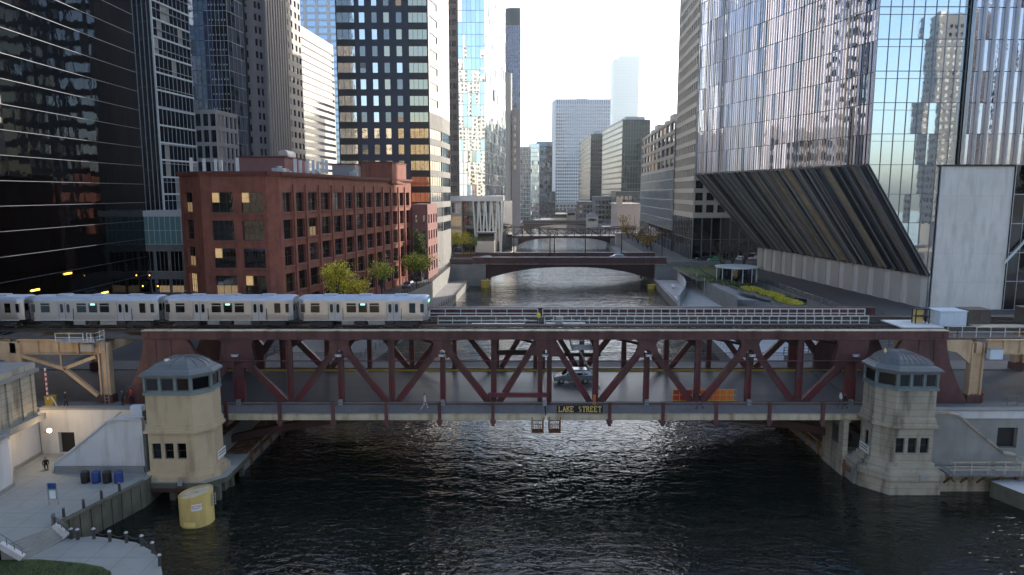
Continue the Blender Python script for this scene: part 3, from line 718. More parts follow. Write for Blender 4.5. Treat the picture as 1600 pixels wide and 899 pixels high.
# ---- writing on the bridge
def text(body, size, m, name, parent, M, ext=.02, bold=0.0, sx=1.0, align='CENTER'):
    cu = bpy.data.curves.new(name, 'FONT'); cu.body = body; cu.size = size; cu.extrude = ext; cu.align_x = align; cu.align_y = 'CENTER'; cu.offset = bold; cu.space_character = 1.12
    o = bpy.data.objects.new(name, cu); COL.objects.link(o)
    dg = bpy.context.evaluated_depsgraph_get(); me = bpy.data.meshes.new_from_object(o.evaluated_get(dg)); bpy.data.objects.remove(o)
    me.transform(Matrix.Diagonal((sx,1,1,1))); me.transform(M); me.materials.clear(); me.materials.append(MATS[m])
    p = bpy.data.objects.new(name, me); COL.objects.link(p)
    if parent: 
        p.parent = parent; me.transform(Matrix.Translation(-parent.location))
    return p
FRONT = Matrix.Rotation(R(90), 4, 'X')
sg = thing('street_sign', 'long black bridge name sign with gold lettering on the near railing', 'sign', (6.75, 66.45, 6.3))
c = MB(); c.box(4.45, 9.05, 66.42, 66.5, 6.36, 7.1, 'black'); c.build('panel', sg)
def serif(word, x0, x1, z0, z1, y):
    "slab serif capitals drawn with strokes"
    S = {'L':[(0,0,0,1),(0,0,.8,0),(.8,0,.8,.25)],'A':[(0,0,.45,1),(.45,1,.9,0),(.2,.38,.7,.38)],'K':[(0,0,0,1),(0,.45,.8,1),(.25,.6,.85,0)],'E':[(0,0,0,1),(0,0,.75,0),(0,1,.75,1),(0,.52,.55,.52),(.75,0,.75,.22),(.75,1,.75,.78)],
         'S':[(.72,.88,.12,.95),(.12,.95,.12,.58),(.12,.55,.72,.48),(.72,.48,.72,.06),(.72,.06,.05,.06)],'T':[(.42,0,.42,1),(0,1,.85,1),(0,1,0,.8),(.85,1,.85,.8)],'R':[(0,0,0,1),(0,1,.55,.97),(.55,.97,.7,.76),(.7,.76,.5,.52),(.5,.52,0,.5),(.4,.5,.85,0)]}
    F = {'L':[(0,0),(0,1)],'A':[(0,0),(.9,0)],'K':[(0,0),(0,1),(.85,0),(.8,1)],'E':[(0,0),(0,1)],'T':[(.42,0)],'R':[(0,0),(0,1),(.85,0)],'S':[]}
    n = len(word); wch = (x1-x0)/n; h = z1-z0; mb = MB()
    for i, ch in enumerate(word):
        if ch == ' ': continue
        bx = x0+i*wch; W = wch*.74
        for (a,b,c_,d_) in S[ch]:
            thick = .075 if abs(a-c_) < .01 or ch in 'AKR' else .06
            mb.bar((bx+a*W,y,z0+b*h),(bx+c_*W,y,z0+d_*h),.03,thick,'gold',up=(.01,0,1) if abs(a-c_)>.01 else (1,0,0))
        for (a,b) in F[ch]: mb.box(bx+a*W-.075,bx+a*W+.075,y-.014,y+.014,z0+b*h-.02,z0+b*h+.02,'gold')
    return mb
serif('LAKE STREET', 4.68, 9.0, 6.47, 7.0, 66.40).build('lettering', sg)
# ================================================================ TRAIN
def build_car(cab=False):
    t = thing('rail_car', 'x', 'train car', (0,0,0), 'cars of the elevated train')
    Lc = 14.0; W = 2.75; zb, ze, zt = 1.0, 3.12, 3.62     # heights over the rail
    # body with tapering ends
    b = MB(); xs = [(0,.82),(.55,1.0),(Lc-.55,1.0),(Lc,.82)]
    prof = []
    for x, k in xs:
        h = W/2*k
        prof.append([(x,-h,zb),(x,-h-.02,zb+.6),(x,-h,ze),(x,h,ze),(x,h+.02,zb+.6),(x,h,zb)])
    b.rings(prof, 'steel_train'); b.build('body', t)
    for i in range(3):
        z = zb+.18+i*.13; 
    r = MB(); rr = []
    for x, k, dz in ((-.02,.80,-.12),(.3,.93,0),(.6,1.01,0),(Lc-.6,1.01,0),(Lc-.3,.93,0),(Lc+.02,.80,-.12)):
        h = W/2*k; rr.append([(x,-h,ze),(x,-h*.97,ze+.2),(x,-h*.72,ze+.38+dz*.6),(x,0,zt-.05+dz),(x,h*.72,ze+.38+dz*.6),(x,h*.97,ze+.2),(x,h,ze)])
    r.rings(rr, 'steel_roof'); r.build('roof', t)
    for x in (3.2, 7.1, 11):
        v = MB(); v.box(x-.7,x+.7,-.5,.5,zt-.1,zt+.06,'steel_roof'); v.build('roof_vent', t)
    fl = MB()
    for s in (-1,1):
        for i in range(6): z = zb+.12+i*.1; fl.box(.6,Lc-.6,s*(W/2+.012)-.008,s*(W/2+.012)+.008,z,z+.03,'steel_train')
        fl.box(.5,Lc-.5,s*(W/2)-.03,s*(W/2)+.03,zb-.06,zb+.03,'white_rail')
    fl.build('side_fluting', t)
    Y = -W/2-.012
    def win(x0,x1,z0,z1,sign=False,split=False):
        for s in (-1,1):
            y = s*(W/2+.012); m = MB()
            m.box(x0-.05,x1+.05,min(y,y+s*.02),max(y,y+s*.02),z0-.05,z1+.05,'train_panel')
            m.box(x0,x1,min(y,y+s*.03),max(y,y+s*.03),z0,z1,'window_dark')
            if split: m.box(x0,x1,min(y,y+s*.045),max(y,y+s*.045),z1-.28,z1-.22,'train_panel')
            w_ = m.build('window', t)
            if sign and s < 0:
                k = MB(); k.box(x0+.2,x1-.2,y-.05,y-.03,z1-.2,z1-.04,'green_led'); k.build('destination_display', w_)
    win(.25,.72,1.85,2.78); win(1.35,2.3,1.85,2.85,split=True)
    win(5.25,6.25,1.85,2.85,split=True); win(6.55,7.45,1.85,2.85,True); win(7.75,8.75,1.85,2.85,split=True)
    win(12.05,12.7,1.80,2.85); win(13.25,13.62,1.85,2.8)
    for xc in (3.95,10.3):
        for s in (-1,1):
            y = s*(W/2+.012)
            for dx in (-.68,.02):
                m = MB(); m.box(xc+dx,xc+dx+.66,min(y,y+s*.02),max(y,y+s*.02),zb+.03,2.98,'train_panel'); m.box(xc+dx-.03,xc+dx,min(y,y+s*.03),max(y,y+s*.03),zb+.03,2.98,'dark_metal'); dr = m.build('door', t)
                k = MB(); x0_ = xc+dx+.16; yo = y+s*.03
                pts=[]
                for a in range(12):
                    q = 2*PI*a/12; pts.append((x0_+.17+.17*(1 if math.cos(q)>0 else -1)*abs(math.cos(q))**.5, 2.3+.48*(1 if math.sin(q)>0 else -1)*abs(math.sin(q))**.5))
                k.xz(pts, min(y,yo), max(y,yo), 'window_dark'); k.build('door_window', dr)
            m = MB(); xg = xc+ (.85 if s<0 else -.95); m.box(xg,xg+.06,min(y,y+s*.05),max(y,y+s*.05),zb+.05,2.3,'dark_metal'); m.build('grab_rail', t)
    for x in (13.4,): 
        m = MB(); m.box(x-.05,x+.3,-W/2-.045,-W/2-.01,1.42,1.6,'white'); m.box(x,x+.25,-W/2-.05,-W/2-.02,1.46,1.52,'blue_bin'); m.build('emblem', t)
    for s, x in ((-1,0),(1,Lc)):
        m = MB(); m.box(min(x,x+s*.04),max(x,x+s*.04),-.42,.42,zb+.05,2.95,'train_panel'); e = m.build('end_door', t)
        k = MB(); k.box(min(x,x+s*.06),max(x,x+s*.06),-.28,.28,1.95,2.7,'window_dark'); k.build('door_window', e)
        for sy in (-1,1):
            m = MB(); m.box(min(x,x+s*.05),max(x,x+s*.05),min(sy*.55,sy*1.0),max(sy*.55,sy*1.0),1.95,2.75,'window_dark'); m.build('end_window', t)
            m = MB(); m.box(min(x,x+s*.3),max(x,x+s*.3),sy*.8-.03,sy*.8+.03,1.2,1.25,'dark_metal'); m.box(min(x+s*.27,x+s*.3),max(x+s*.27,x+s*.3),sy*.8-.03,sy*.8+.03,1.2,2.4,'dark_metal'); m.build('end_barrier', t)
        m = MB(); m.box(min(x,x+s*.25),max(x,x+s*.25),-.2,.2,.65,.95,'dark_metal'); m.build('coupler', t)
    if cab:
        for sy in (-.85,.85):
            m = MB(); m.tube((Lc+.02,sy,1.35),(Lc+.08,sy,1.35),.11,m='white',n=10); m.build('headlight', t)
        m = MB(); m.box(Lc,Lc+.06,-.5,.5,2.85,3.05,'green_led'); m.build('destination_display', t)
    for xc in (2.3, Lc-2.3):
        m = MB(); m.box(xc-1.3,xc+1.3,-1.05,-.9,.35,.75,'dark_metal'); m.box(xc-1.3,xc+1.3,.9,1.05,.35,.75,'dark_metal'); m.box(xc-.3,xc+.3,-1,1,.45,.8,'dark_metal'); tr = m.build('truck', t)
        for dx in (-.95,.95):
            for y in (-.72,.72): k = MB(); k.tube((xc+dx,y-.06,.36),(xc+dx,y+.06,.36),.36,m='dark_metal',n=14); k.build('wheel', tr)
    for x0,x1,c in ((4.6,5.9,'galv'),(6.3,7.2,'dark_metal'),(7.5,9.3,'galv'),(9.5,10.3,'dark_metal')):
        m = MB(); m.box(x0,x1,-1.15,-.5,.45,.98,c); m.box(x0+.1,x1-.3,.4,1.1,.5,.98,'dark_metal'); m.build('equipment_case', t)
    return t
car = build_car(); car['label'] = 'silver train car second in line behind the lead car on the bridge'
xs0 = -23.2
lead = build_car(cab=True); lead['label'] = 'silver lead train car at the right end of the train'
lead.location = (xs0, 75.45, 13.3)
car.location = (xs0-14.65, 75.45, 13.3)
dup(car, (xs0-29.3, 75.45, 13.3), label='silver train car third in line above the left beige girder')
dup(car, (xs0-43.95, 75.45, 13.3), label='silver train car cut off by the left edge of the photo')

# ================================================================ ROAD VEHICLES
def build_auto(paint, label, suv=True, group=None):
    t = thing('car', label, 'car', (0,0,0), group)
    L, W, H = 4.5, 1.82, 1.62 if suv else 1.42
    prof = [(0,.32),(0,.62),(.08,.80),(1.05,1.0),(1.75,H-.12),(2.3,H),(3.5,H-.03),(4.1,H-.32) ,(4.42,1.0),(4.5,.7),(4.48,.32)]
    b = MB(); lower = [(0,.30),(-.0,.60),(.10,.82),(1.05,1.0),(4.40,1.02),(4.5,.75),(4.48,.30)]
    rings = []
    for y, k in ((-W/2,.0),(-W/2+.08,0),(W/2-.08,0),(W/2,0)):
        inset = .06 if abs(y) == W/2 else 0
        rings.append([(min(max(x,inset),4.5-inset), y, z-(inset*.8 if z > .5 else -inset)) for x, z in lower])
    b.rings(rings, paint); body = b.build('body', t, smooth=False)
    c = MB(); rr = []
    for z, k, x0, x1 in ((.98,1.0,.95,4.42),(H-.14,.86,1.72,4.12),(H,.74,2.2,3.85)):
        h = W/2*k-.03; rr.append([(x0,-h,z),(x1,-h,z),(x1,h,z),(x0,h,z)])
    c.rings(rr, paint); c.build('cabin', t)
    for s in (-1,1):
        m = MB()
        def q(x, z): 
            k = 1.0-(z-.98)/(H-.14-.98)*.16; return (x, s*(W/2*k-.02), z)
        zt_ = H-.2
        m.poly([q(1.35,1.02),q(2.45,1.02),q(2.45,zt_),q(1.85,zt_)] , 'window_dark'); m.poly([q(2.52,1.02),q(3.35,1.02),q(3.30,zt_),q(2.52,zt_)], 'window_dark'); m.poly([q(3.42,1.04),q(4.0,1.1),q(3.8,zt_),q(3.38,zt_)], 'window_dark')
        m.build('side_window', t)
    m = MB(); m.poly([(.98,-.75,1.02),(.98,.75,1.02),(1.62,.66,H-.17),(1.62,-.66,H-.17)], 'window_dark'); m.build('windscreen', t)
    m.v[:] = [(x-.05 if x<1.5 else x-.03,y,z+.02) for x,y,z in m.v]
    m = MB(); m.poly([(4.42,-.7,1.06),(4.42,.7,1.06),(4.19,.62,H-.2),(4.19,-.62,H-.2)], 'window_dark'); m.build('rear_window', t)
    for x in (.85, 3.65):
        for s in (-1,1):
            k = MB(); k.tube((x,s*(W/2-.2),.33),(x,s*(W/2+.02),.33),.33,m='tyre',n=16); wl = k.build('wheel', t)
            k = MB(); k.tube((x,s*(W/2-.1),.33),(x,s*(W/2+.035),.33),.21,m='rim',n=10); k.build('rim', wl)
    for s in (-1,1):
        k = MB(); k.box(-.02,.25,s*.62-.16,s*.62+.16,.66,.78,'white'); k.build('headlight', t)
        k = MB(); k.box(4.3,4.52,s*.7-.14,s*.7+.14,.85,.98,'tail_red'); k.build('tail_light', t)
        k = MB(); k.box(1.5,1.68,s*(W/2+.1)-.1,s*(W/2+.1)+.1,1.0,1.13,paint); k.build('mirror', t)
    return t
a = build_auto('car_silver', 'silver grey hatchback driving left across the red bridge deck'); a.location = (*G(865,597,6.0).xy, 6.01)
print('CAR', a.location)

# ================================================================ BRIDGE HOUSES
def bridge_house(tan, xa, xb, ya, yb, zbase, cham, label):
    "octagonal-fronted tower; cham: +1 chamfer on the +x front corner, -1 on the -x front corner"
    wall = 'stone_tan' if tan else 'stone'
    B = Bld('bridge_house', label, 'bridge house', ((xa+xb)/2, (ya+yb)/2, 0)); t = B.t
    def plan(off, c):
        x0, x1, y0, y1 = xa-off, xb+off, ya-off, yb+off
        if cham > 0: return [(x0,y0),(x1-c,y0),(x1,y0+c),(x1,y1-c),(x1-c,y1),(x0,y1)]
        return [(x0+c,y0),(x1,y0),(x1,y1),(x0+c,y1),(x0,y1-c),(x0,y0+c)]
    c = 1.3; P = plan(0, c); n = len(P)
    kw = ('plain', 1, 2, 'window_dark', 'dark_metal', .06)
    for i in range(n):
        a, b = P[i], P[(i+1)%n]; L = math.dist(a, b); front = abs(a[1]-ya)<.01 and abs(b[1]-ya)<.01
        if front:
            k = L/2 + (-.1 if cham > 0 else .1); cols = [(k-1.7,k-.88),(k-.55,k+.27),(k+.6,k+1.42)]
        elif L > 2.2 and abs(a[0]-b[0]) < .01 and ((cham > 0) == (a[0] > (xa+xb)/2)): cols = [(L/2-.4, L/2+.4)]
        else: cols = []
        zlo = 3.85
        B.facade(a, b, zbase, 6.45, cols, [(zlo, zlo+1.5)] if cols else [], wall, .25, kw)
        B.blank(a, b, 6.45, 10.1, wall)
    B.roof(P, 10.1, wall)
    for z0, z1, o_, m in ((zbase-.45, zbase+.0, .45, wall),(zbase, zbase+.35,.22,wall),(6.35,6.6,.28,wall),(6.6,6.95,.16,wall),(6.95,7.2,.10,wall),(9.9,10.12,.14,'copper_light')):
        mb = MB(); mb.prism(plan(o_, c+.1), z0, z1, m); mb.build('belt_course' if m == wall else 'sill_course', t)
    # lantern storey: copper frame with a run of windows
    P2 = plan(-.02, c); fr = MB(); fr.prism(P2, 11.45, 11.75, 'copper_light'); fr.prism(plan(-.05,c), 10.1, 10.25, 'copper_light')
    fr.build('window_frame', t)
    core = MB(); core.prism(plan(-.6, c*.8), 10.1, 11.5, 'black'); core.build('interior', t)
    for i in range(n):
        a, b = Vector((*P2[i],0)), Vector((*P2[(i+1)%n],0)); L = (b-a).length; d = (b-a)/L; k = 3 if L > 3 else (2 if L > 2.4 else 1)
        ang = math.atan2(d.y,d.x)
        for j in range(k+1):
            q = a+d*(L*j/k); m = MB(); m.tbox(Matrix.Translation((q.x,q.y,10.85))@Matrix.Rotation(ang,4,'Z'), .22, .16, 1.25, 'copper_light'); m.build('mullion', t)
        for j in range(k):
            q = a+d*(L*(j+.5)/k); nrm = Vector((d.y,-d.x,0)); ww = L/k-.3
            m = MB(); window_geo(m, Matrix.Translation((q.x-nrm.x*.05,q.y-nrm.y*.05,10.28))@Matrix.Rotation(ang,4,'Z'), ww, 1.15, ('plain',1,1,'window_dark','copper',.05)); m.build('window', t)
    # roof: flared eave and dome with standing seams
    r = MB(); cx, cy = (xa+xb)/2, (ya+yb)/2
    def ring(k, z, off=.34):
        out = []
        Q = plan(off, c+.25)
        for i in range(len(Q)):
            a, b = Q[i], Q[(i+1)%len(Q)]
            for s in (0, .5): out.append((cx+(a[0]+(b[0]-a[0])*s-cx)*k, cy+(a[1]+(b[1]-a[1])*s-cy)*k, z))
        return out
    rs = [ring(1.0,11.66), ring(1.0,11.82), ring(.9,12.06), ring(.78,12.18)]
    if tan: dome = [(.74,12.32),(.64,12.6),(.46,12.82),(.26,12.95),(.08,13.0)]
    else: dome = [(.76,12.34),(.66,12.68),(.47,12.96),(.26,13.10),(.08,13.15)]
    allr = rs+[ring(k,z) for k,z in dome]
    r.rings(allr, 'copper'); ro = r.build('roof', t)
    sm = MB(); N = len(allr[0])
    seamrings = [ring(k,z) for k,z in [(.76,12.3)]+dome]
    sub = 3
    for i in range(N):
        for s in range(sub if not tan else 1):
            f = s/sub
            pts = [Vector(a[i])*(1-f)+Vector(a[(i+1)%N])*f+Vector((0,0,.03)) for a in seamrings]
            for p_, q_ in zip(pts[:-1], pts[1:]): sm.bar(p_, q_, .05, .06, 'copper')
    sm.build('standing_seams', ro)
    v = MB(); vx = xa+1.6 if cham > 0 else xb-1.6
    v.tube((vx,ya+1.2,12.1),(vx,ya+1.2,12.75),.18,.16,'copper_light',8); v.tube((vx,ya+1.2,12.75),(vx,ya+1.2,12.95),.26,.22,'white_rail' if tan else 'red',8); v.build('chimney', ro)
    if not tan:
        v = MB(); v.tube((cx-1.6,cy-.6,13.05),(cx-1.6,cy-.6,13.2),.05,m='gold',n=6); v.tube((cx-1.6,cy-.6,13.2),(cx-1.6,cy-.6,13.55),.16,.02,'gold',6); v.build('finial', ro)
    v = MB(); sx = xb+.02 if cham > 0 else xa-.02
    v.box(min(sx,sx+.05*cham), max(sx,sx+.05*cham), ya+1.7, ya+3.4, 3.1, 3.9, 'white'); v.box(min(sx,sx+.06*cham), max(sx,sx+.06*cham), ya+1.85, ya+3.25, 3.65, 3.75, 'dark_metal'); v.box(min(sx,sx+.06*cham), max(sx,sx+.06*cham), ya+1.85, ya+3.25, 3.4, 3.48, 'dark_metal'); v.build('notice', t)
    B.finish(wall='masonry')
    return B
bl = bridge_house(True, -33.2, -27.7, 60.6, 65.0, 2.3, +1, 'tan painted bridge house with green metal roof left of the river')
br2 = bridge_house(False, 34.3, 39.3, 62.0, 66.8, 2.6, -1, 'weathered grey stone bridge house with ribbed dome right of the river')
# pedestals
m = MB(); m.prism([(-34.6,59.9),(-27.9,59.9),(-26.5,61.4),(-26.5,67),(-34.6,67)], 1.35, 1.85, 'mossy', 'concrete'); 
for x in (-33.5,-31.2,-28.6,-27.1):
    for y in (60.6,63.5,66): m.box(x-.25,x+.25,y-.25,y+.25,-2,1.35,'mossy')
m.box(-34,-27.2,62.4,66.5,-2,1.35,'mossy'); 
m.box(-34.55,-27.9,59.85,59.95,1.0,1.35,'maroon_dark'); m.build('base_platform', bl.t)
m = MB(); m.prism([(35.3,61.4),(40.0,61.4),(40.0,68),(33.4,68),(33.4,63.6)], -2, 1.5, 'stone'); m.prism([(35.1,61.2),(40.2,61.2),(40.2,68.1),(33.2,68.1),(33.2,63.5)], 1.5, 2.2, 'stone'); m.build('base_platform', br2.t)
m = MB(); m.box(32.9,33.4,66.0,70.5,-2,5.5,'stone'); m.box(32.8,33.5,65.9,70.6,5.5,5.7,'stone'); m.box(32.86,32.9,67.0,68.3,3.0,4.8,'dark_metal'); m.build('side_wing', br2.t)
for tt, xx in ((bl.t,-30.2),(br2.t,38.0)):
    m = MB(); m.box(xx-.2,xx+.2,(59.8 if tt is bl.t else 61.0),(60.0 if tt is bl.t else 61.2),1.6,2.1,'galv'); m.build('junction_box', tt)
# ================================================================ LEFT BANK FOREGROUND
ZP = 2.4
def gp(px, py, z): q = G(px, py, z); return (q.x, q.y)
A1, A2 = gp(226,752,ZP), gp(84,822,ZP)
S0, S1 = gp(0,853,ZP), gp(-400,1010,ZP)
m = MB(); m.poly([(*A1,ZP),(A1[0],66.0,ZP),(-60,66.0,ZP),(-90,40,ZP),(*S1,ZP),(*S0,ZP),(*A2,ZP)][::-1], 'plaza'); struct('plaza', m)
m = MB(); m.poly([(*A2,-1),(*A1,-1),(*A1,ZP),(*A2,ZP)], 'mossy'); m.poly([(A1[0],A1[1],-1),(A1[0],66,-1),(A1[0],66,ZP),(A1[0],A1[1],ZP)], 'mossy')
d = (Vector(A1)-Vector(A2)).normalized(); nn = Vector((d.y,-d.x))
for i in range(9):
    p = Vector(A2)+d*(i*1.0+.3)
    m.tbox(Matrix.Translation((p.x+nn.x*.02,p.y+nn.y*.02,1.1))@Matrix.Rotation(math.atan2(d.y,d.x),4,'Z'), .12, .12, 2.4, 'mossy')
m.bar((*A2,ZP+.06),(*A1,ZP+.06),.45,.14,'mossy')
m.build('quay_wall', label='stained concrete quay wall below the left plaza next to the pontoon pile', category='wall')
ZL = 1.25
low = [gp(105,842,ZL),gp(145,838,ZL),gp(180,842,ZL),gp(213,848,ZL),gp(234,859,ZL),gp(250,875,ZL),gp(254,899,ZL),gp(250,950,ZL),gp(200,1050,ZL),gp(-500,1250,ZL),gp(-420,1030,ZL),gp(36,876,ZL)]
m = MB(); m.prism([tuple(p) for p in low[::-1]][::1] if False else low[::-1], -1, ZL, 'concrete', 'plaza'); struct('path', m)
# steps from the upper plaza to the lower terrace
st = thing('steps', 'wide concrete steps with a handrail leading down to the riverside terrace', 'steps', (*gp(50,850,ZL), ZL))
T0, T1 = Vector(A2), Vector(S0); B0, B1 = Vector(gp(104,842,ZL)), Vector(gp(36,876,ZL))
n = 7
for i in range(n):
    a, b = i/n, (i+1)/n; z = ZP-(ZP-ZL)*(i+1)/(n+0)+ .0
    p = [T0.lerp(B0,a), T1.lerp(B1,a), T1.lerp(B1,b), T0.lerp(B0,b)]
    s = MB(); s.prism([tuple(q) for q in p], ZL-1.2, z+(.17 if i < n-1 else .1), 'concrete', 'plaza'); s.build('step', st)
for (a, b) in ((T0,B0),(T1,B1)):
    s = MB(); s.bar((*a,ZP+.1),(*b,ZL+.2),.35,.45,'white_wall'); s.build('cheek_wall', st)
    s = MB()
    for f in (0,.33,.66,1): q=a.lerp(b,f); z=ZP+(ZL-ZP)*f; s.tube((q.x,q.y,z),(q.x,q.y,z+1.0),.03,m='grey_rail',n=6)
    s.tube((*a,ZP+1.0),(*b,ZL+1.0),.03,m='grey_rail',n=6); s.build('handrail', st)
# bollards joined by chains along the lower terrace, posts along the upper wall
pts = [(112,838),(122,839),(147,838),(172,842),(198,844),(222,849),(239,860),(250,880)]
bps = [G(px,py+4,ZL) for px,py in pts]
NB = ['nearest the steps','second from the steps','third from the steps','fourth from the steps','fifth from the steps','sixth from the steps','seventh from the steps','nearest the photo bottom']
for i, q in enumerate(bps):
    t = thing('bollard', 'dark bollard on the terrace edge, '+NB[i], 'bollard', q, 'bollards round the riverside terrace')
    s = MB(); s.tube(q, q+Vector((0,0,.8)), .13, .11, 'dark_metal', 10); s.build('post', t)
    s = MB(); s.tube(q+Vector((0,0,.8)), q+Vector((0,0,.9)), .16, .09, 'galv', 10); s.build('cap', t)
for ci, (a, b) in enumerate(zip(bps[:-1], bps[1:])):
    if (a-b).length < .6: continue
    s = MB(); N = 7; P = [a.lerp(b,i/N)+Vector((0,0,.7-.28*math.sin(PI*i/N))) for i in range(N+1)]
    for p_, q_ in zip(P[:-1],P[1:]): s.tube(p_, q_, .025, m='dark_metal', n=5)
    s.build('chain', label='sagging chain on the terrace edge, '+['first','second','third','fourth','fifth','sixth','seventh'][ci]+' from the steps', category='chain', group='chains along the terrace')
for i,(px,py) in enumerate(((85,817),(100,808),(131,794),(159,780),(187,768))):
    q = G(px, py, ZP+.1); s = MB(); s.tube(q, q+Vector((0,0,.75)), .12, .1, 'dark_metal', 8); s.tube(q+Vector((0,0,.75)), q+Vector((0,0,.82)), .14, .08, 'grey_rail', 8)
    s.build('wall_post', label='stubby dark post on the upper quay wall, '+['at the head of the steps','second from the steps','midway along the wall','second from the bridge house','nearest the bridge house'][i], category='post', group='posts on the quay wall')
# low rail by the steps corner
s = MB()
a, b, c = G(82,822,ZP+.1), G(107,838,ZL), G(88,812,ZP)
s.tube(a+Vector((0,0,.9)), b+Vector((0,0,.9)), .04, m='grey_rail', n=6); s.tube(a, a+Vector((0,0,.9)), .04, m='grey_rail', n=6); s.tube(b, b+Vector((0,0,.9)), .04, m='grey_rail', n=6)
s.build('handrail', label='grey handrail at the outer end of the steps', category='handrail')
# grass
gr = [gp(-20,876,ZL+.06),gp(60,874,ZL+.06),gp(128,880,ZL+.06),gp(160,886,ZL+.06),gp(174,895,ZL+.06),gp(172,930,ZL+.06),gp(100,1000,ZL+.06),gp(-200,1000,ZL+.06)]
m = MB(); m.prism(gr[::-1], ZL, ZL+.07, 'grass')
struct('lawn', m)
m = MB(); rnd = random.Random(4)
for i in range(9000):
    px, py = rnd.uniform(-20,172), rnd.uniform(877,990); 
    if py < 876+max(0,(px-90))*.2: continue
    q = G(px, py, ZL+.07); a = rnd.uniform(0,PI); h = rnd.uniform(.05,.13); dx, dy = math.cos(a)*.02, math.sin(a)*.02; lx, ly = rnd.gauss(0,.03), rnd.gauss(0,.03)
    m.poly([(q.x-dx,q.y-dy,q.z),(q.x+dx,q.y+dy,q.z),(q.x+lx,q.y+ly,q.z+h)], 'grass')
m.build('grass', kind='stuff', label='short dark grass in the bottom left corner', category='grass')
# retaining walls: street wall with door, big white wall, stair parapet
m = MB(); W1 = [(-43.0,36),(-43.3,50),(-44.0,58),(-46.4,61.5),(-46.6,65.6)]
for a, b in zip(W1[:-1], W1[1:]):
    m.poly([(*a,ZP),(*b,ZP),(*b,7.0),(*a,7.0)][::-1], 'white_wall'); m.poly([(a[0]-.5,a[1],ZP),(b[0]-.5,b[1],ZP),(b[0]-.5,b[1],7.0),(a[0]-.5,a[1],7.0)], 'white_wall')
    m.bar((a[0]-.2,a[1],7.1),(b[0]-.2,b[1],7.1),.75,.22,'concrete'); m.bar((a[0]-.2,a[1],6.7),(b[0]-.2,b[1],6.7),.55,.12,'white_wall')
    m.bar((a[0]+.06,a[1],ZP+.15),(b[0]+.06,b[1],ZP+.15),.2,.3,'concrete')
m.build('retaining_wall', label='tall white retaining wall below the stone pavilion at the far left', category='wall')
Bw = Bld('retaining_wall', 'white street wall with a dark doorway behind the stair parapet on the left', 'wall', (-40.5,66,ZP))
Bw.facade((-46.6,65.7),(-33.9,65.7),ZP,6.9,[(1.75,3.35)],[(ZP+.01,ZP+2.2)],'white_wall',.5,('flat',1,1,'black','black'))
Bw.w.box(-46.6,-33.9,65.64,66.5,6.9,7.05,'concrete'); Bw.w.box(-46.6,-36.5,65.9,66.5,5.5,6.89,'white_wall'); 
for w_ in [Bw.wins[0]]: pass
dw = Bw.wins[0]; Bw.wins = []
m = MB(); q = dw[0]; m.box(q.x-.8,q.x+.8,q.y-.02,q.y+.1,ZP,ZP+2.2,'black'); m.box(q.x-.75,q.x+.75,q.y-.05,q.y-.02,ZP+.1,ZP+2.1,'black'); m.build('door', Bw.t)
Bw.finish()
m = MB(); P = [(-34.0,ZP-.05),(-34.0,7.4),(-36.4,7.4),(-37.2,7.15),(-40.7,4.35),(-41.8,3.6),(-42.3,3.2),(-42.5,ZP-.05)]
m.xz(P, 61.2, 61.6, 'white_wall')
for (a,b) in zip(P[1:-1],P[2:]): m.bar((a[0],61.35,a[1]+.08),(b[0],61.35,b[1]+.08),.7,.16,'white_wall',up=(.01,0,1))
m.xz([(-34.2,5.75),(-37.2,5.75),(-40.6,3.05),(-34.2,3.05)], 61.14,61.2,'white_wall'); 
m.box(-42.2,-34,60.95,61.2,ZP,ZP+.55,'concrete')
pw = m.build('stair_parapet', label='sloping white stair parapet behind the row of bins', category='wall')
m = MB()
for i in range(21): x = -41.8+i*.28; m.box(x, x+.28, 61.62, 64.6, ZP, ZP+.18*(i+1), 'concrete')
m.box(-35.9,-33.95,61.62,65.6,ZP,ZS+.1,'concrete'); m.build('stairs', label='concrete stairs climbing to the street behind the sloping parapet', category='stairs')
m = MB(); m.tube((-42.2,61.9,3.4),(-36.2,61.9,7.9),.04,m='grey_rail',n=6); m.build('handrail', label='grey handrail along the left stairs to the street', category='handrail')
# stone pavilion top left
Bp = Bld('stone_pavilion', 'grey stone pavilion with a heavy cornice at the left edge', 'pavilion', (-49,60,7))
P = [(-56,57.4),(-44.9,57.4),(-44.9,63.0),(-56,63.0)]
Bp.w.prism(P,6.9,11.4,'stone'); Bp.w.prism([(-56.5,57.0),(-44.5,57.0),(-44.5,63.4),(-56.5,63.4)],11.4,11.75,'concrete'); Bp.w.prism([(-56.3,57.2),(-44.7,57.2),(-44.7,63.2),(-56.3,63.2)],11.75,12.3,'stone','roof_grey')
for x in (-54.5,-52,-49.5,-47,-45.2): Bp.w.box(x-.25,x+.25,57.25,57.4,7.2,11.4,'stone')
for y in (57.8,59.6,61.4,62.8): Bp.w.box(-44.9,-44.75,y-.2,y+.2,7.2,11.4,'stone')
Bp.w.box(-57,-44.4,56.8,63.6,6.7,7.3,'concrete'); Bp.finish()
m = MB(); m.box(-60,-46.7,57,66.4,ZP,6.7,'concrete'); m.build('terrace_block', label='concrete block carrying the stone pavilion', category='wall')
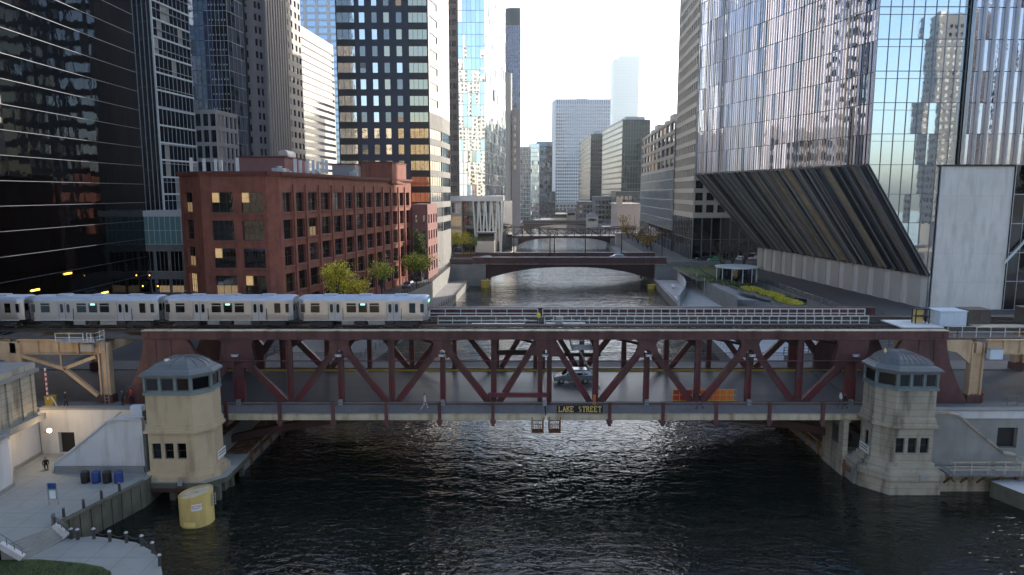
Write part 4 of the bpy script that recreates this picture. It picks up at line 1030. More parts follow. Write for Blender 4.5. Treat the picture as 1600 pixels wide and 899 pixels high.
# bins
for i,(px,c,lab) in enumerate(((134,'black','black bin at the left end of the row by the white parapet'),(151,'blue_bin','blue barrel bin between two black bins by the parapet'),(168,'black','black bin between two blue barrel bins'),(186,'blue_bin','blue barrel bin at the right end of the row'))):
    q = G(px, 754, ZP); t = thing('bin', lab, 'bin', q, 'bins in a row by the stair parapet')
    s = MB(); N=14; rr=[]
    for z, r in ((0,.33),(.05,.36),(.32,.37),(.36,.39),(.40,.37),(.62,.37),(.66,.39),(.70,.37),(.95,.36)): rr.append([(q.x+r*math.cos(2*PI*k/N),q.y+r*math.sin(2*PI*k/N),q.z+z) for k in range(N)])
    s.rings(rr, c); s.build('body', t, smooth=False)
    s = MB(); s.tube(q+Vector((0,0,.95)), q+Vector((0,0,1.05)), .38, .30, c, 14); s.tube(q+Vector((0,0,1.05)), q+Vector((0,0,1.07)), .12, .12, 'dark_metal', 8); s.build('lid', t)
# info sign
q = G(84, 788, ZP); t = thing('information_sign', 'freestanding blue and white information panel on two posts on the left plaza', 'sign', q)
s = MB(); s.box(q.x-.42,q.x-.36,q.y-.04,q.y+.04,q.z,q.z+1.9,'galv'); s.box(q.x+.36,q.x+.42,q.y-.04,q.y+.04,q.z,q.z+1.9,'galv'); s.build('frame', t)
s = MB(); s.box(q.x-.35,q.x+.35,q.y-.03,q.y+.03,q.z+.45,q.z+1.9,'teal_panel'); s.box(q.x-.25,q.x+.25,q.y-.045,q.y-.03,q.z+.5,q.z+1.2,'white'); s.box(q.x-.33,q.x+.33,q.y-.045,q.y-.03,q.z+1.35,q.z+1.8,'blue_bin'); s.build('panel', t)
# yellow pile
q = G(298, 826, 0); t = thing('pontoon_pile', 'big tilted-top yellow steel pile with a white notice standing in the river', 'pile', (q.x,q.y+1.3,0))
cx, cy = q.x, q.y+1.3; N = 36; rr = []
for z in (-2, 0, .5, 1, 1.6, 2.2, None):
    ring = []
    for k in range(N):
        a = 2*PI*k/N; x, y = cx+1.38*math.cos(a), cy+1.38*math.sin(a)
        ring.append((x, y, z if z is not None else 2.72+(x-cx)*.16))
    rr.append(ring)
s = MB(); s.rings(rr, 'yellow_pile', caps=False); s.build('shell', t, smooth=True)
s = MB(); s.rings([[((x-cx)*.97+cx,(y-cy)*.97+cy,z+.003) for x,y,z in rr[-1]],[((x-cx)*1.0+cx,(y-cy)*1.0+cy,z+.003) for x,y,z in rr[-1]]], 'yellow_pile', caps=False)
s.poly([((x-cx)*.97+cx,(y-cy)*.97+cy,z-.12) for x,y,z in rr[-1]], 'fascia'); s.build('cap', t)
s = MB(); 
def curved(mb, a0, a1, z0, z1, r, mm, n=6):
    for i in range(n):
        u, v = a0+(a1-a0)*i/n, a0+(a1-a0)*(i+1)/n
        mb.poly([(cx+r*math.cos(u),cy+r*math.sin(u),z0),(cx+r*math.cos(v),cy+r*math.sin(v),z0),(cx+r*math.cos(v),cy+r*math.sin(v),z1),(cx+r*math.cos(u),cy+r*math.sin(u),z1)], mm)
curved(s, R(-82), R(-48), 1.55, 2.12, 1.40, 'white'); nt_ = s.build('notice', t)
s = MB(); curved(s, R(-115), R(-72), .12, .55, 1.40, 'gold'); s.build('patch', t)
for row, (txt, sz, zz, col) in enumerate((('NO WAKE', .21, 1.93, 'red'), ('_____________', .10, 1.74, 'blue_bin'))):
    if row == 1:
        l = MB(); curved(l, R(-79), R(-52), 1.76, 1.79, 1.405, 'blue_bin'); curved(l, R(-79), R(-56), 1.68, 1.70, 1.405, 'blue_bin'); l.build('lines', nt_); continue
    a = R(-65); nx, ny = math.cos(a), math.sin(a)
    ox = Vector((cx+nx*1.40, cy+ny*1.40, zz)); Mx = Matrix.Translation(ox) @ Matrix.Rotation(a+PI/2,4,'Z') @ FRONT
    o = text(txt, sz, col, 'lettering', None, Matrix.Identity(4), ext=.004, bold=.004)
    for v in o.data.vertices:
        al = a + v.co.x*.72/1.4; r_ = 1.406+v.co.z; v.co = Vector((cx+r_*math.cos(al), cy+r_*math.sin(al), zz+v.co.y))
    o.data.transform(Matrix.Translation(-t.location)); o.parent = nt_
s = MB(); s.tube((cx+1.45,cy-.2,1.5),(cx+1.45,cy-.2,2.6),.04,m='galv',n=6); s.tube((cx+1.6,cy+.1,1.5),(cx+1.6,cy+.1,2.6),.04,m='galv',n=6)
for i in range(4): s.bar((cx+1.45,cy-.2,1.6+i*.28),(cx+1.6,cy+.1,1.6+i*.28),.04,.04,'galv')
s.build('ladder', t)
# yellow gate with barrier arm at the left street end, striped post, wall lamps
q = G(80, 636, ZS+.14); t = thing('barrier_gate', 'yellow barrier machine with a raised striped arm beside the left street', 'barrier', q)
s = MB(); s.box(q.x-.4,q.x+.4,q.y-.3,q.y+.3,q.z,q.z+1.1,'yellow'); s.box(q.x-.45,q.x+.45,q.y-.34,q.y+.34,q.z+1.1,q.z+1.2,'yellow'); s.build('cabinet', t)
s = MB(); s.bar((q.x,q.y-.4,q.z+.9),(q.x,q.y-.4,q.z+4.2),.1,.16,'white'); 
for i in range(6): s.bar((q.x,q.y-.41,q.z+1.2+i*.5),(q.x,q.y-.41,q.z+1.4+i*.5),.12,.18,'red')
s.build('arm', t)
s = MB(); s.bar((q.x+.3,q.y-.3,q.z+1.2),(q.x+.9,q.y-.3,q.z),.08,.08,'white'); s.build('brace', t)
q = G(44, 640, ZS+.14); s = MB(); s.tube(q, q+Vector((0,0,3.3)), .1, m='black', n=8)
for i in range(5): s.tube(q+Vector((0,0,1.2+i*.42)), q+Vector((0,0,1.42+i*.42)), .32, m='yellow' if i%2==0 else 'black', n=10)
s.build('striped_post', label='black and yellow striped post at the left street corner', category='post')
for i,(px,py,Y) in enumerate(((33,628,63.3),(46,625,64.5),(77,673,62.4))):
    q = D(px,py,Y); t = thing('wall_lamp', ['glowing lamp at the corner of the stone pavilion, the left of the pair','glowing lamp at the corner of the stone pavilion, the right and brighter of the pair','glowing lamp on the white retaining wall near the doorway'][i], 'lamp', q)
    s = MB(); N=10; rr=[[(q.x+r*math.cos(2*PI*k/N),q.y+r*math.sin(2*PI*k/N),q.z+z) for k in range(N)] for z,r in ((-.2,.05),(-.12,.17),(0,.2),(.12,.17),(.2,.05))]; s.rings(rr,'lamp_glow'); s.build('globe', t, smooth=True)
    s = MB(); s.tube(q+Vector((0,0,-.2)), q+Vector((0,.0,-1.6 if i<2 else -.3)), .05, m='dark_metal', n=6); s.bar(q+Vector((0,0,-.25)), q+Vector((-.7,.3,-.25)), .05,.05,'dark_metal'); s.build('stem', t)
    if i > 0:
        ld = bpy.data.lights.new('lamp','POINT'); lo = bpy.data.objects.new('lamp_light', ld); COL.objects.link(lo); lo.parent = t; lo.location = (.35,-.35,.0); ld.energy = 90; ld.color=(1,.72,.42); ld.shadow_soft_size=.2
q = D(207, 641, 65.5); m = MB(); m.box(-36.9,-35.8,64.6,65.2,ZS+.1,ZS+1.5,'cool_led'); m.box(-35.7,-35.2,64.6,65.2,ZS+.1,ZS+1.0,'dark_metal'); m.build('utility_cabinet', label='pale utility cabinet on the stair head left of the tan bridge house', category='cabinet')

# ================================================================ RIGHT BANK FOREGROUND
Br = Bld('retaining_wall', 'grey street wall with a dark doorway right of the grey bridge house', 'wall', (50,66,2))
Br.facade((39.9,65.9),(90,65.9),1.9,6.0,[(8.2,10.2)],[(2.9,5.0)],'concrete',.5,('flat',1,1,'black','black'))
dw = Br.wins.pop(); m = MB(); q = dw[0]; m.box(q.x-1,q.x+1,q.y-.02,q.y+.1,2.9,5.0,'black'); m.build('door', Br.t)
Br.w.box(39.9,90,65.7,66.6,6.0,6.75,'white_wall'); Br.w.box(39.9,90,65.65,66.6,6.75,6.9,'concrete'); Br.finish()
m = MB(); P = [(39.9,2.2),(48.2,2.2),(48.2,3.1),(47.0,3.3),(42.4,7.0),(41.2,7.3),(39.9,7.3)]
m.xz(P, 63.3, 63.7, 'concrete')
for (a,b) in zip(P[2:-1],P[3:]): m.bar((a[0],63.5,a[1]+.08),(b[0],63.5,b[1]+.08),.75,.18,'stone',up=(.01,0,1))
m.build('stair_parapet', label='sloping weathered stair parapet right of the grey bridge house', category='wall')
m = MB()
for i in range(19): x = 47.8-i*.3; m.box(x-.3, x, 63.72, 65.85, 1.6, 2.4+.2*(i+1), 'concrete')
m.build('stairs', label='concrete stairs climbing to the street behind the right parapet', category='stairs')
m = MB(); m.box(39.9,90,62.2,65.88,-2,2.1,'stone'); m.build('quay_wall', label='stained quay wall right of the grey bridge house', category='wall')
t = thing('dock_platform', 'timber platform with a plank railing on rusty brackets right of the grey bridge house', 'platform', (44.5,61.5,2.0))
m = MB(); m.box(40.3,49.0,60.8,62.19,2.1,2.3,'sidewalk'); m.build('floor', t)
for i in range(6):
    x = 40.8+i*1.55; m = MB(); m.bar((x,61.0,2.1),(x,62.2,.9),.14,.14,'rust'); m.bar((x-.4,61.0,2.05),(x+.5,61.5,1.3),.12,.12,'rust'); m.build('bracket', t)
    m = MB(); m.box(x-.07,x+.07,60.85,60.97,2.3,3.45,'stone'); m.build('railing_post', t)
for z in (2.65,3.0,3.38): m = MB(); m.box(40.4,49.0,60.82,60.88,z,z+.12,'stone'); m.build('rail_board', t)
m = MB(); m.prism([gp(1548,752,1.5),gp(1600,772,1.5),gp(1750,830,1.5),(95,50),(95,62.19),(48.2,62.19)], -.6, 1.5, 'mossy', 'riverwalk'); struct('dock_deck', m)
q = G(1533, 622, ZS+.14); t = thing('fire_hydrant', 'red fire hydrant on the pavement right of the beige column', 'hydrant', q)
s = MB(); s.tube(q, q+Vector((0,0,.6)), .14, .13, 'red', 10); s.tube(q+Vector((0,0,.6)), q+Vector((0,0,.82)), .17, .05, 'red', 10); s.tube(q,q+Vector((0,0,.07)),.2,m='red',n=10); s.build('body', t)
s = MB(); s.tube(q+Vector((-.28,0,.5)), q+Vector((.28,0,.5)), .07, m='red', n=8); s.tube(q+Vector((0,-.26,.42)), q+Vector((0,0,.42)), .09, m='red', n=8); s.build('outlet', t)
m = MB()
for i in range(30): x = 49.5+i*1.0; m.box(x-.03,x+.03,66.85,66.91,6.9,7.9,'grey_rail')
for z in (7.3,7.88): m.box(49,79,66.85,66.91,z,z+.06,'grey_rail')
m.build('street_railing', label='grey railing on top of the right street wall', category='railing')
# things on the track level at the right
def boxy(name, x0,x1,y0,y1,z0,z1,c,label,cat,lid=None):
    t = thing(name, label, cat, ((x0+x1)/2,(y0+y1)/2,z0)); s = MB(); s.box(x0,x1,y0,y1,z0+.12,z1,c); s.build('cabinet', t, bevel=.03)
    s = MB(); s.box(x0-.08,x1+.08,y0-.08,y1+.08,z1,z1+.07,lid or c); s.build('lid', t)
    for xx in (x0+.1,x1-.3): s = MB(); s.box(xx,xx+.2,y0+.05,y1-.05,z0,z0+.12,'dark_metal'); s.build('foot', t)
    for i in range(2): xx = x0+(x1-x0)*(i+.5)/2; s = MB(); s.box(xx-(x1-x0)*.22,xx+(x1-x0)*.22,y0-.03,y0,z0+.25,z1-.12,c); s.build('door', t)
    return t
boxy('signal_cabinet', 47.4,50.4,75.4,77.6,13.2,15.0,'cool_led','pale grey signal cabinet on the roof platform right of the track railing','cabinet')
boxy('signal_cabinet', 50.9,53.6,76.2,78.2,13.2,15.0,'tan_ply','dark brown signal cabinet beside the pale cabinet','cabinet')
boxy('signal_cabinet', 57.5,61,75.6,78,13.2,15.2,'tan_ply','dark brown cabinet at the right edge of the track level','cabinet')
m = MB(); m.box(42.6,47.2,74.2,78.6,13.36,13.5,'white'); m.box(51,57.5,74.4,76.0,13.36,13.46,'fascia'); m.build('service_platform', label='white roofed service platform between track railing and signal cabinets', category='platform')
t = thing('equipment_rack', 'black rack with a yellow locker at the end of the track railing', 'rack', (46,77,13.5))
s = MB(); s.box(45.7,46.5,77.0,77.8,13.5,15.0,'gold'); s.build('locker', t)
s = MB(); 
for x in (45.2,46.7):
    for y in (76.2,76.9): s.box(x-.05,x+.05,y-.05,y+.05,13.5,15.2,'black')
s.box(45.1,46.8,76.1,77,15.1,15.2,'black'); s.box(45.1,46.8,76.1,77,14.3,14.36,'black'); s.build('frame', t)
# orange barrier fence on the bridge
t = thing('safety_barrier', 'long orange and red barrier panels with yellow framing on the bridge walkway', 'barrier', (20.5,69.9,6.14))
xs_ = [16.9,19.0,21.2,23.3]
for i,(a,b) in enumerate(zip(xs_[:-1],xs_[1:])):
    s = MB(); s.box(a+.04,b-.04,70.62,70.66,6.25,7.45,'red' if i==0 else 'orange'); s.build('panel', t)
s = MB()
for z in (6.3,6.9,7.5): s.box(16.9,23.6,70.55,70.6,z,z+.07,'yellow')
for i in range(10): x=16.9+i*.71; s.box(x,x+.06,70.55,70.6,6.14,7.57,'yellow')
s.build('frame', t)

# ---- right riverside: curved white walls, planters, canopies
def curve(pts, n=8):
    "Catmull-Rom through points"
    out = []
    P = [Vector(p) for p in pts]; P = [P[0]*2-P[1]]+P+[P[-1]*2-P[-2]]
    for i in range(1, len(P)-2):
        for k in range(n):
            t = k/n; a,b,c,d = P[i-1:i+3]
            out.append(.5*((2*b)+(-a+c)*t+(2*a-5*b+4*c-d)*t*t+(-a+3*b-3*c+d)*t*t*t))
    out.append(P[-2]); return out
def ribbon(name, pts, z0, z1, m_, th=.35, **kw):
    C = curve(pts); s = MB()
    for a, b in zip(C[:-1], C[1:]):
        za = z0; 
        s.bar((a.x,a.y,(z0+z1)/2),(b.x,b.y,(z0+z1)/2), th, z1-z0, m_)
    return s.build(name, **kw)
g1 = [gp(1060,478,2.1),gp(1070,455,2.1),gp(1058,435,2.1),gp(1045,420,2.1),gp(1046,410,2.1)]
ribbon('curved_wall', g1, 2.0, 4.6, 'white_wall', .5, label='curving white wall beside the right riverwalk nearest the water', category='wall')
g2 = [gp(1150,482,3),gp(1112,462,3),gp(1092,443,3),gp(1072,425,3),gp(1060,412,3)]
ribbon('curved_wall', g2, 2.0, 5.6, 'concrete', .5, label='curving grey ramp wall behind the white riverwalk wall', category='wall')
g3 = [gp(1260,480,5),gp(1185,470,5),gp(1140,452,5),gp(1110,440,5),gp(1090,425,5),gp(1085,412,5)]
C2, C3 = curve(g2), curve(g3)
s = MB(); 
k = min(len(C2),len(C3))
for i in range(k-1): s.poly([(C2[i].x,C2[i].y,5.0),(C2[i+1].x,C2[i+1].y,5.0),(C3[i+1].x,C3[i+1].y,5.4),(C3[i].x,C3[i].y,5.4)], 'riverwalk')
struct('ramp', s)
ribbon('glass_balustrade', g3, 5.4, 6.6, 'glass_dusk', .06, label='curved glass balustrade above the riverwalk ramp', category='balustrade')
plz = [(62,100),(85,100),(85,131),(62,200)]
def bush(name, c, rx, ry, h, n, m_, rz=0, rnd=random.Random(5), **kw):
    s = MB(); ca, sa = math.cos(rz), math.sin(rz)
    for i in range(n):
        a, r = rnd.uniform(0,2*PI), math.sqrt(rnd.random()); x, y = rx*r*math.cos(a), ry*r*math.sin(a)
        z = c[2]+h*rnd.random()*(1-r*r*.6); X, Y = c[0]+x*ca-y*sa, c[1]+x*sa+y*ca
        d = Vector((rnd.gauss(0,1),rnd.gauss(0,1),rnd.gauss(0,1)+.6)).normalized(); u = d.orthogonal().normalized(); v = d.cross(u); k = rnd.uniform(.08,.2)
        q = Vector((X,Y,z)); s.poly([q-u*k, q+v*k*.6, q+u*k, q-v*k*.6], rnd.choice(m_) if isinstance(m_, list) else m_)
    return s.build(name, **kw)
for i,(px,py) in enumerate(((1176,455),(1205,463),(1232,474))):
    q = G(px,py,6.3); t = thing('planter', 'curved green planter of yellow flowers, '+['farthest from','second from','nearest to'][i]+' the track railing' if i != 1 else 'curved green planter of yellow flowers between two others', 'planter', q, 'yellow flower planters below the glass tower')
    s = MB(); N=20; ring=[(q.x+2.6*math.cos(2*PI*k/N)*1.1,q.y+5.5*math.sin(2*PI*k/N)) for k in range(N)]; s.prism(ring, q.z-.3, q.z+.35, 'concrete', 'hedge'); s.build('box', t)
    b = bush('flowers', (q.x,q.y,q.z+.35), 2.2, 4.8, .5, 900, ['flowers','flowers','flowers','leaf_yellow']); b.parent = t; b.location -= t.location
q = G(1150,447,6.2)
bush('hedge', (q.x,q.y,q.z), 3, 22, .9, 2600, ['hedge','leaf_green'], rz=.25, label='low dark hedge below the glass tower beside the ramp', category='hedge')
# benches, low white seat walls and a balustrade with posts on the riverwalk
for i,(px,py,L_,rz) in enumerate(((1050,470,7,1.45),(1046,450,6,1.4),(1040,434,6,1.4))):
    q = G(px,py,2.0); t = thing('seat_wall', 'low white seat wall at the water side of the right riverwalk, '+['nearest','middle','farthest'][i]+' of three', 'seat', q, 'seat walls on the riverwalk', rz=0)
    s = MB(); M = Matrix.Translation(q+Vector((1.0,0,.28)))@Matrix.Rotation(rz,4,'Z'); s.tbox(M, L_, .6, .56, 'white_wall'); s.build('base', t)
    s = MB(); M = Matrix.Translation(q+Vector((1.0,0,.62)))@Matrix.Rotation(rz,4,'Z'); s.tbox(M, L_+.1, .75, .1, 'white'); s.build('seat', t)
s = MB(); qq = [Vector((x,y,2.0)) for x,y in ((34.6,95),(39.6,170),(42.4,205))]
for a,b in zip(qq[:-1],qq[1:]):
    n = int((b-a).length/2.2)
    for i in range(n+1): p = a.lerp(b,i/n); s.tube(p, p+Vector((0,0,1.1)), .05, m='galv', n=5)
    for z in (.4,.75,1.1): s.tube(a+Vector((0,0,z)), b+Vector((0,0,z)), .035, m='galv', n=5)
s.build('quay_railing', label='thin metal railing along the water edge of the right riverwalk', category='railing')
s = MB(); qq = [Vector((x,y,1.9)) for x,y in ((-26.4,92),(-14.6,169),(-13.3,203))]
for a,b in zip(qq[:-1],qq[1:]):
    n = int((b-a).length/2.2)
    for i in range(n+1): p = a.lerp(b,i/n); s.tube(p, p+Vector((0,0,1.1)), .05, m='dark_metal', n=5)
    for z in (.4,.75,1.1): s.tube(a+Vector((0,0,z)), b+Vector((0,0,z)), .035, m='dark_metal', n=5)
s.build('quay_railing', label='dark railing along the water edge of the left quay beyond the train', category='railing')
# railing on the street edge of both banks
for pts_, lab in ((LUP[2:5],'dark street railing on the left bank wall beside the brick building'),(RUP[1:4],'dark street railing on the right bank wall below the leaning tower')):
    s = MB()
    for (ax,ay),(bx,by) in zip(pts_[:-1],pts_[1:]):
        a, b = Vector((ax,ay,ZS)), Vector((bx,by,ZS)); n = max(2,int((b-a).length/2))
        for i in range(n+1): p = a.lerp(b,i/n); s.tube(p, p+Vector((0,0,1.1)), .06, m='dark_metal', n=5)
        for z in (.3,.7,1.1): s.tube(a+Vector((0,0,z)), b+Vector((0,0,z)), .04, m='dark_metal', n=5)
    s.build('street_railing', label=lab, category='railing')
q = G(1120,409,6.1); m = MB(); m.prism([(47.6,176),(61,176),(61.4,199),(48.3,206)],5.6,6.3,'concrete','grass'); struct('lawn', m)
# railing posts along the riverwalk
s = MB()
for px,pb,pt in ((1088,452,404),(1100,460,405),(1130,470,408),(1160,476,440),(1204,482,432),(1178,476,420)):
    q = G(px,pb,3); s.tube(q, q+Vector((0,0,4.2)), .06, m='white_rail', n=6)
s.build('lamp_posts' if False else 'fence_posts', label='thin pale posts standing along the right riverwalk ramp', category='fence')
# upper street strip with hedges (park) right beyond Randolph
for i,(x0,y0,x1,y1,lab) in enumerate(((1045,413,1120,418,'long green hedge bed along the right quay before the second bridge'),)):
    a, b = G(1050,420,6.1), G(1150,412,6.1); bush('hedge', ((a.x+b.x)/2+6,(a.y+b.y)/2-8,6.1), 16, 5, 1.1, 3000, ['hedge','leaf_green','leaf_green'], label=lab, category='hedge')
t = thing('round_kiosk', 'round glass pavilion with a flat roof beside the concrete core', 'pavilion', (*gp(1150,440,6),6))
q = t.location; s = MB(); s.prism([(q.x+5.2*math.cos(2*PI*k/24),q.y+5.2*math.sin(2*PI*k/24)) for k in range(24)], 9.6, 9.9, 'white_frame'); s.build('roof', t)
s = MB(); s.prism([(q.x+4.6*math.cos(2*PI*k/24),q.y+4.6*math.sin(2*PI*k/24)) for k in range(24)], 6.1, 9.6, 'glass_dusk'); s.build('glass_wall', t)
for k in range(12): s = MB(); a=2*PI*k/12; s.tube((q.x+4.9*math.cos(a),q.y+4.9*math.sin(a),6.1),(q.x+4.9*math.cos(a),q.y+4.9*math.sin(a),9.6),.1,m='white_frame',n=6); s.build('column', t)
# ================================================================ BUILDINGS, LEFT BANK
def X(px, Y, py=302): return D(px, py, Y).x
WD = ('plain',1,2,'glass_window','mullion_dark')
# red brick building
Z5 = ZS
B = Bld('brick_building', 'long red brick office building with rows of large dark windows beyond the train', 'building', (-40,130,ZS))
rows = [(t-3.15, t) for t in (10.8,15.13,19.46,23.79,28.12)]
rk = mixkind([(6,('plain',2,2,'glass_window','mullion_dark')),(2,('plain',3,3,'glass_dusk','mullion_dark')),(.9,('plain',2,2,'glass_bright','mullion_dark')),(.4,('litlow',3,2,'glass_dusk','mullion_dark')),(.5,('blindlit',2,2,'glass_dusk','mullion_dark'))])
fk = mixkind([(5,('plain',4,3,'glass_dusk','mullion_dark')),(1,('litlow',3,2,'glass_dusk','mullion_dark')),(.8,('plain',4,3,'pane_lit','mullion_dark')),(1,('blindlit',3,2,'glass_dusk','mullion_dark'))])
CH1, CH2, CN, CF = (-54.0,113.5), (-48.2,108), (-37.9,107.6), (-36.4,109.2)
SD = (-25.4,175.4)
B.facade(CH1, CH2, ZS, 31.0, [(1.6,4.6)], rows, 'brick', .45, fk)
B.facade(CH2, CN, ZS, 31.0, [(1.5,5.0),(6.2,9.7)], rows, 'brick', .45, fk)
n0 = len(B.wins)
B.blank(CN, CF, ZS, 31.0, 'brick')
Ls = math.dist(CF, SD); starts = [.9,5.3,9.6,14.9,20.2,25.7,31.2,36.7,42.0,47.5,53.0,58.0,62.8]; wd = [3.0,3.0,3.6,3.7,3.8,3.7,3.6,3.6,3.5,3.4,3.2,3.0,2.8]
B.facade(CF, SD, ZS, 31.0, [(a,a+b) for a,b in zip(starts,wd)], rows, 'brick', .45, rk)
BK = [(-25.4,175.4),(-45,180),(-62,150)]
B.blank(SD, BK[1], ZS, 31.0, 'brick'); B.blank(BK[1], BK[2], ZS, 31, 'brick'); B.blank(BK[2], CH1, ZS, 31, 'brick')
B.roof([CH1,CH2,CN,CF,SD,BK[1],BK[2]], 30.2, 'roof_tar')
EL = [CH1,CH2,CN,CF,SD,BK[1],BK[2]]
for a, b in zip(EL, EL[1:]+EL[:1]):
    s = MB(); s.bar((*a,31.1),(*b,31.1),.8,.45,'brick_dark'); s.bar((*a,30.75),(*b,30.75),.5,.2,'brick'); s.build('cornice', B.t)
for a, b, cols in ((CH2,CN,[(1.5,5.0),(6.2,9.7)]),(CF,SD,[(x_,x_+b_) for x_,b_ in zip(starts,wd)]),(CH1,CH2,[(1.6,4.6)])):
    d = (Vector(b)-Vector(a)).normalized(); s = MB()
    for (u,v) in cols:
        for (z0,z1) in rows:
            p, q = Vector(a)+d*(u-.15), Vector(a)+d*(v+.15); s.bar((*p,z0-.07),(*q,z0-.07),.34,.13,'brick_sill')
    s.build('window_sills', B.t, kind='stuff')
# slim brick pilasters on the long side
s = MB(); d = (Vector(SD)-Vector(CF)).normalized(); nr = Vector((d.y,-d.x))
for a, w_ in zip(starts[:-1], wd[:-1]):
    nx = starts[starts.index(a)+1]; c = (a+w_+nx)/2; q = Vector(CF)+d*c+nr*.10
    s.tbox(Matrix.Translation((q.x,q.y,(ZS+29.4)/2))@Matrix.Rotation(math.atan2(d.y,d.x),4,'Z'), .7, .26, 29.4-ZS, 'brick')
s.build('pilasters', B.t)
def pent(pts, z0, z1, m_, nm='penthouse'):
    s = MB(); s.prism(pts, z0, z1, m_, 'roof_grey'); s.prism([((x-sum(p[0] for p in pts)/len(pts))*1.03+sum(p[0] for p in pts)/len(pts), (y-sum(p[1] for p in pts)/len(pts))*1.03+sum(p[1] for p in pts)/len(pts)) for x,y in pts], z1, z1+.25, 'brick_dark'); return s.build(nm, B.t)
pent([(-50,128),(-41.5,128),(-40.5,140),(-50,140)], 30.2, 34.4, 'brick_pink')
pent([(-33.5,156),(-27.4,160),(-26,172),(-34,172)], 30.2, 34.8, 'brick')
pent([(-38.5,150),(-33.6,150),(-33.6,160),(-40,160)], 30.2, 34.0, 'tower_brown')
rnd = random.Random(21)
ORD = ['first','second','third','fourth','fifth','sixth','seventh','eighth','ninth','tenth','eleventh','twelfth','thirteenth','fourteenth','fifteenth','sixteenth']
B.finish()
for i in range(16):
    t = 8+i*3.2; q = Vector(CF).lerp(Vector(SD), t/Ls)+Vector((-3.5-rnd.random()*3, .5)); h = rnd.uniform(.9,2.4); w_ = rnd.uniform(.5,1.2)
    tt = thing('rooftop_unit', 'pale ventilation box on the brick roof, '+ORD[i]+' counting back from the street corner', 'roof unit', (q.x,q.y,30.2), 'ventilation boxes on the brick roof')
    s = MB(); s.box(q.x-w_,q.x+w_,q.y-w_,q.y+w_,30.35,30.2+h,'hvac'); s.build('casing', tt, bevel=.04)
    s = MB(); s.tube((q.x,q.y,30.2+h),(q.x,q.y,30.2+h+.35),w_*.55,m='galv',n=10); s.build('fan_housing', tt)
    s = MB(); s.box(q.x-w_-.1,q.x+w_+.1,q.y-.1,q.y+.1,30.2,30.36,'dark_metal'); s.box(q.x-w_-.1,q.x+w_+.1,q.y+w_-.2,q.y+w_,30.2,30.36,'dark_metal'); s.build('skid', tt)
for i in range(14):
    px = [300,320,338,346,372,455,462,470,476,482,490,497,505,511][i]; Y = 124+ (i%4)*3 if px < 400 else 128+(i%3)*5
    q = D(px, 270, Y); s = MB(); s.tube((q.x,q.y,30.2),(q.x,q.y,33.8),.05,m='galv',n=6); s.box(q.x-.28,q.x+.28,q.y-.2,q.y-.08,31.6,34.2,'white'); s.tube((q.x,q.y,31),(q.x,q.y+.8,30.2),.04,m='galv',n=5)
    s.build('antenna_panel', label='slim white antenna panel on the brick roof, '+ORD[i]+' from the left', category='antenna', group='antenna panels on the brick roof')
s = MB(); rr = []
for k in range(8): a = k/7*R(200)-R(10); rr.append([(-43.0+.9*math.cos(a)*1, 132+dy, 35.2+.9*math.sin(a)) for dy in (0,5)])
s.rings([[p[0] for p in rr],[p[1] for p in rr]], 'galv'); s.box(-43.9,-42.1,132.3,136.7,34.4,35.2,'hvac'); s.build('rooftop_duct', label='big curved galvanised duct on the brick penthouse', category='duct')
# pink low brick building with ivy behind
B = Bld('brick_building', 'low pink brick building with small windows and ivy at the foot of the charcoal tower', 'building', (-23,185,ZS))
B.facade((-25.3,176),(-21.4,176), ZS, 25.2, evenly(3.9,2,.3), floors(8,4,4.1,0,2.3), 'brick_pink', .3, WD); B.facade((-21.4,176),(-20.2,188), ZS, 25.2, evenly(12.05,4,.5), floors(8,4,4.1,0,2.3), 'brick_pink', .3, WD)
B.blank((-20.2,188),(-25,188),ZS,25.2,'brick_pink'); B.roof([(-25.3,176),(-21.4,176),(-20.2,188),(-25,188)],25.2,'roof_tar'); B.finish()

# black glass tower on the left
B = Bld('glass_tower', 'black glass office tower with thin pale horizontal lines filling the left edge', 'skyscraper', (-90,110,ZS))
p0, p1 = (-77.2,40), (-79.6,151)
B.curtain(p0, p1, 6.5, 6.5+3.9*30, 40, 30, 'glass_black', 'mullion', jit=.010, hm=(.10,.08), vm=(0,0))
B.curtain(p1, (-110,152), 6.5, 6.5+3.9*30, 12, 30, 'glass_black', 'mullion_light', jit=.01, hm=(.13,.1), vm=(0,0))
B.w.prism([(-77.8,40),(-80.2,150.6),(-110,151.4),(-110,40)][::1], ZS-.1, 124, 'black', 'roof_tar')
B.w.box(-80,-79,150,151,ZS,7,'black')
for (y,z) in ((112,12.0),(121,13.7),(118,8.8),(132,8.7),(108,8.6)):
    x = -77.2-(y-40)*.0216; B.w.box(x+.0,x+.14,y,y+2.0,z,z+.28,'amber_glow')  # traffic lights mirrored in the facade, put in as small glowing strips
B.finish()
# street level lit shopfronts and teal podium
B = Bld('teal_pavilion', 'low teal and white glass building at the foot of the gridded tower', 'building', (-78,158,ZS))
B.curtain((-81,150),(-71.6,150),17,23,8,2,'teal_panel','white_frame',jit=0); B.facade((-81,150),(-71.6,150),ZS,17,evenly(9.4,3,.85),[(6.4,9.4),(11,15.5)],'concrete',.3,mixkind([(3,('plain',3,1,'glass_teal','white_frame')),(1,('litlow',3,1,'glass_teal','white_frame'))]))
B.facade((-71.6,150),(-70.5,174),ZS,17,evenly(24,6,.8),[(6.4,9.8),(11,15.5)],'tower_tan',.3,mixkind([(3,('plain',3,1,'pane_lit_dim','white_frame')),(2,('plain',3,1,'glass_teal','white_frame'))]))
B.curtain((-71.6,150),(-70.5,174),17,23,16,2,'teal_panel','white_frame',jit=0)
B.w.box(-81.1,-70.4,149.8,159.5,23,24.2,'white_frame','roof_grey'); B.w.box(-81,-71,150.3,159.4,ZS,22.9,'concrete'); B.finish()
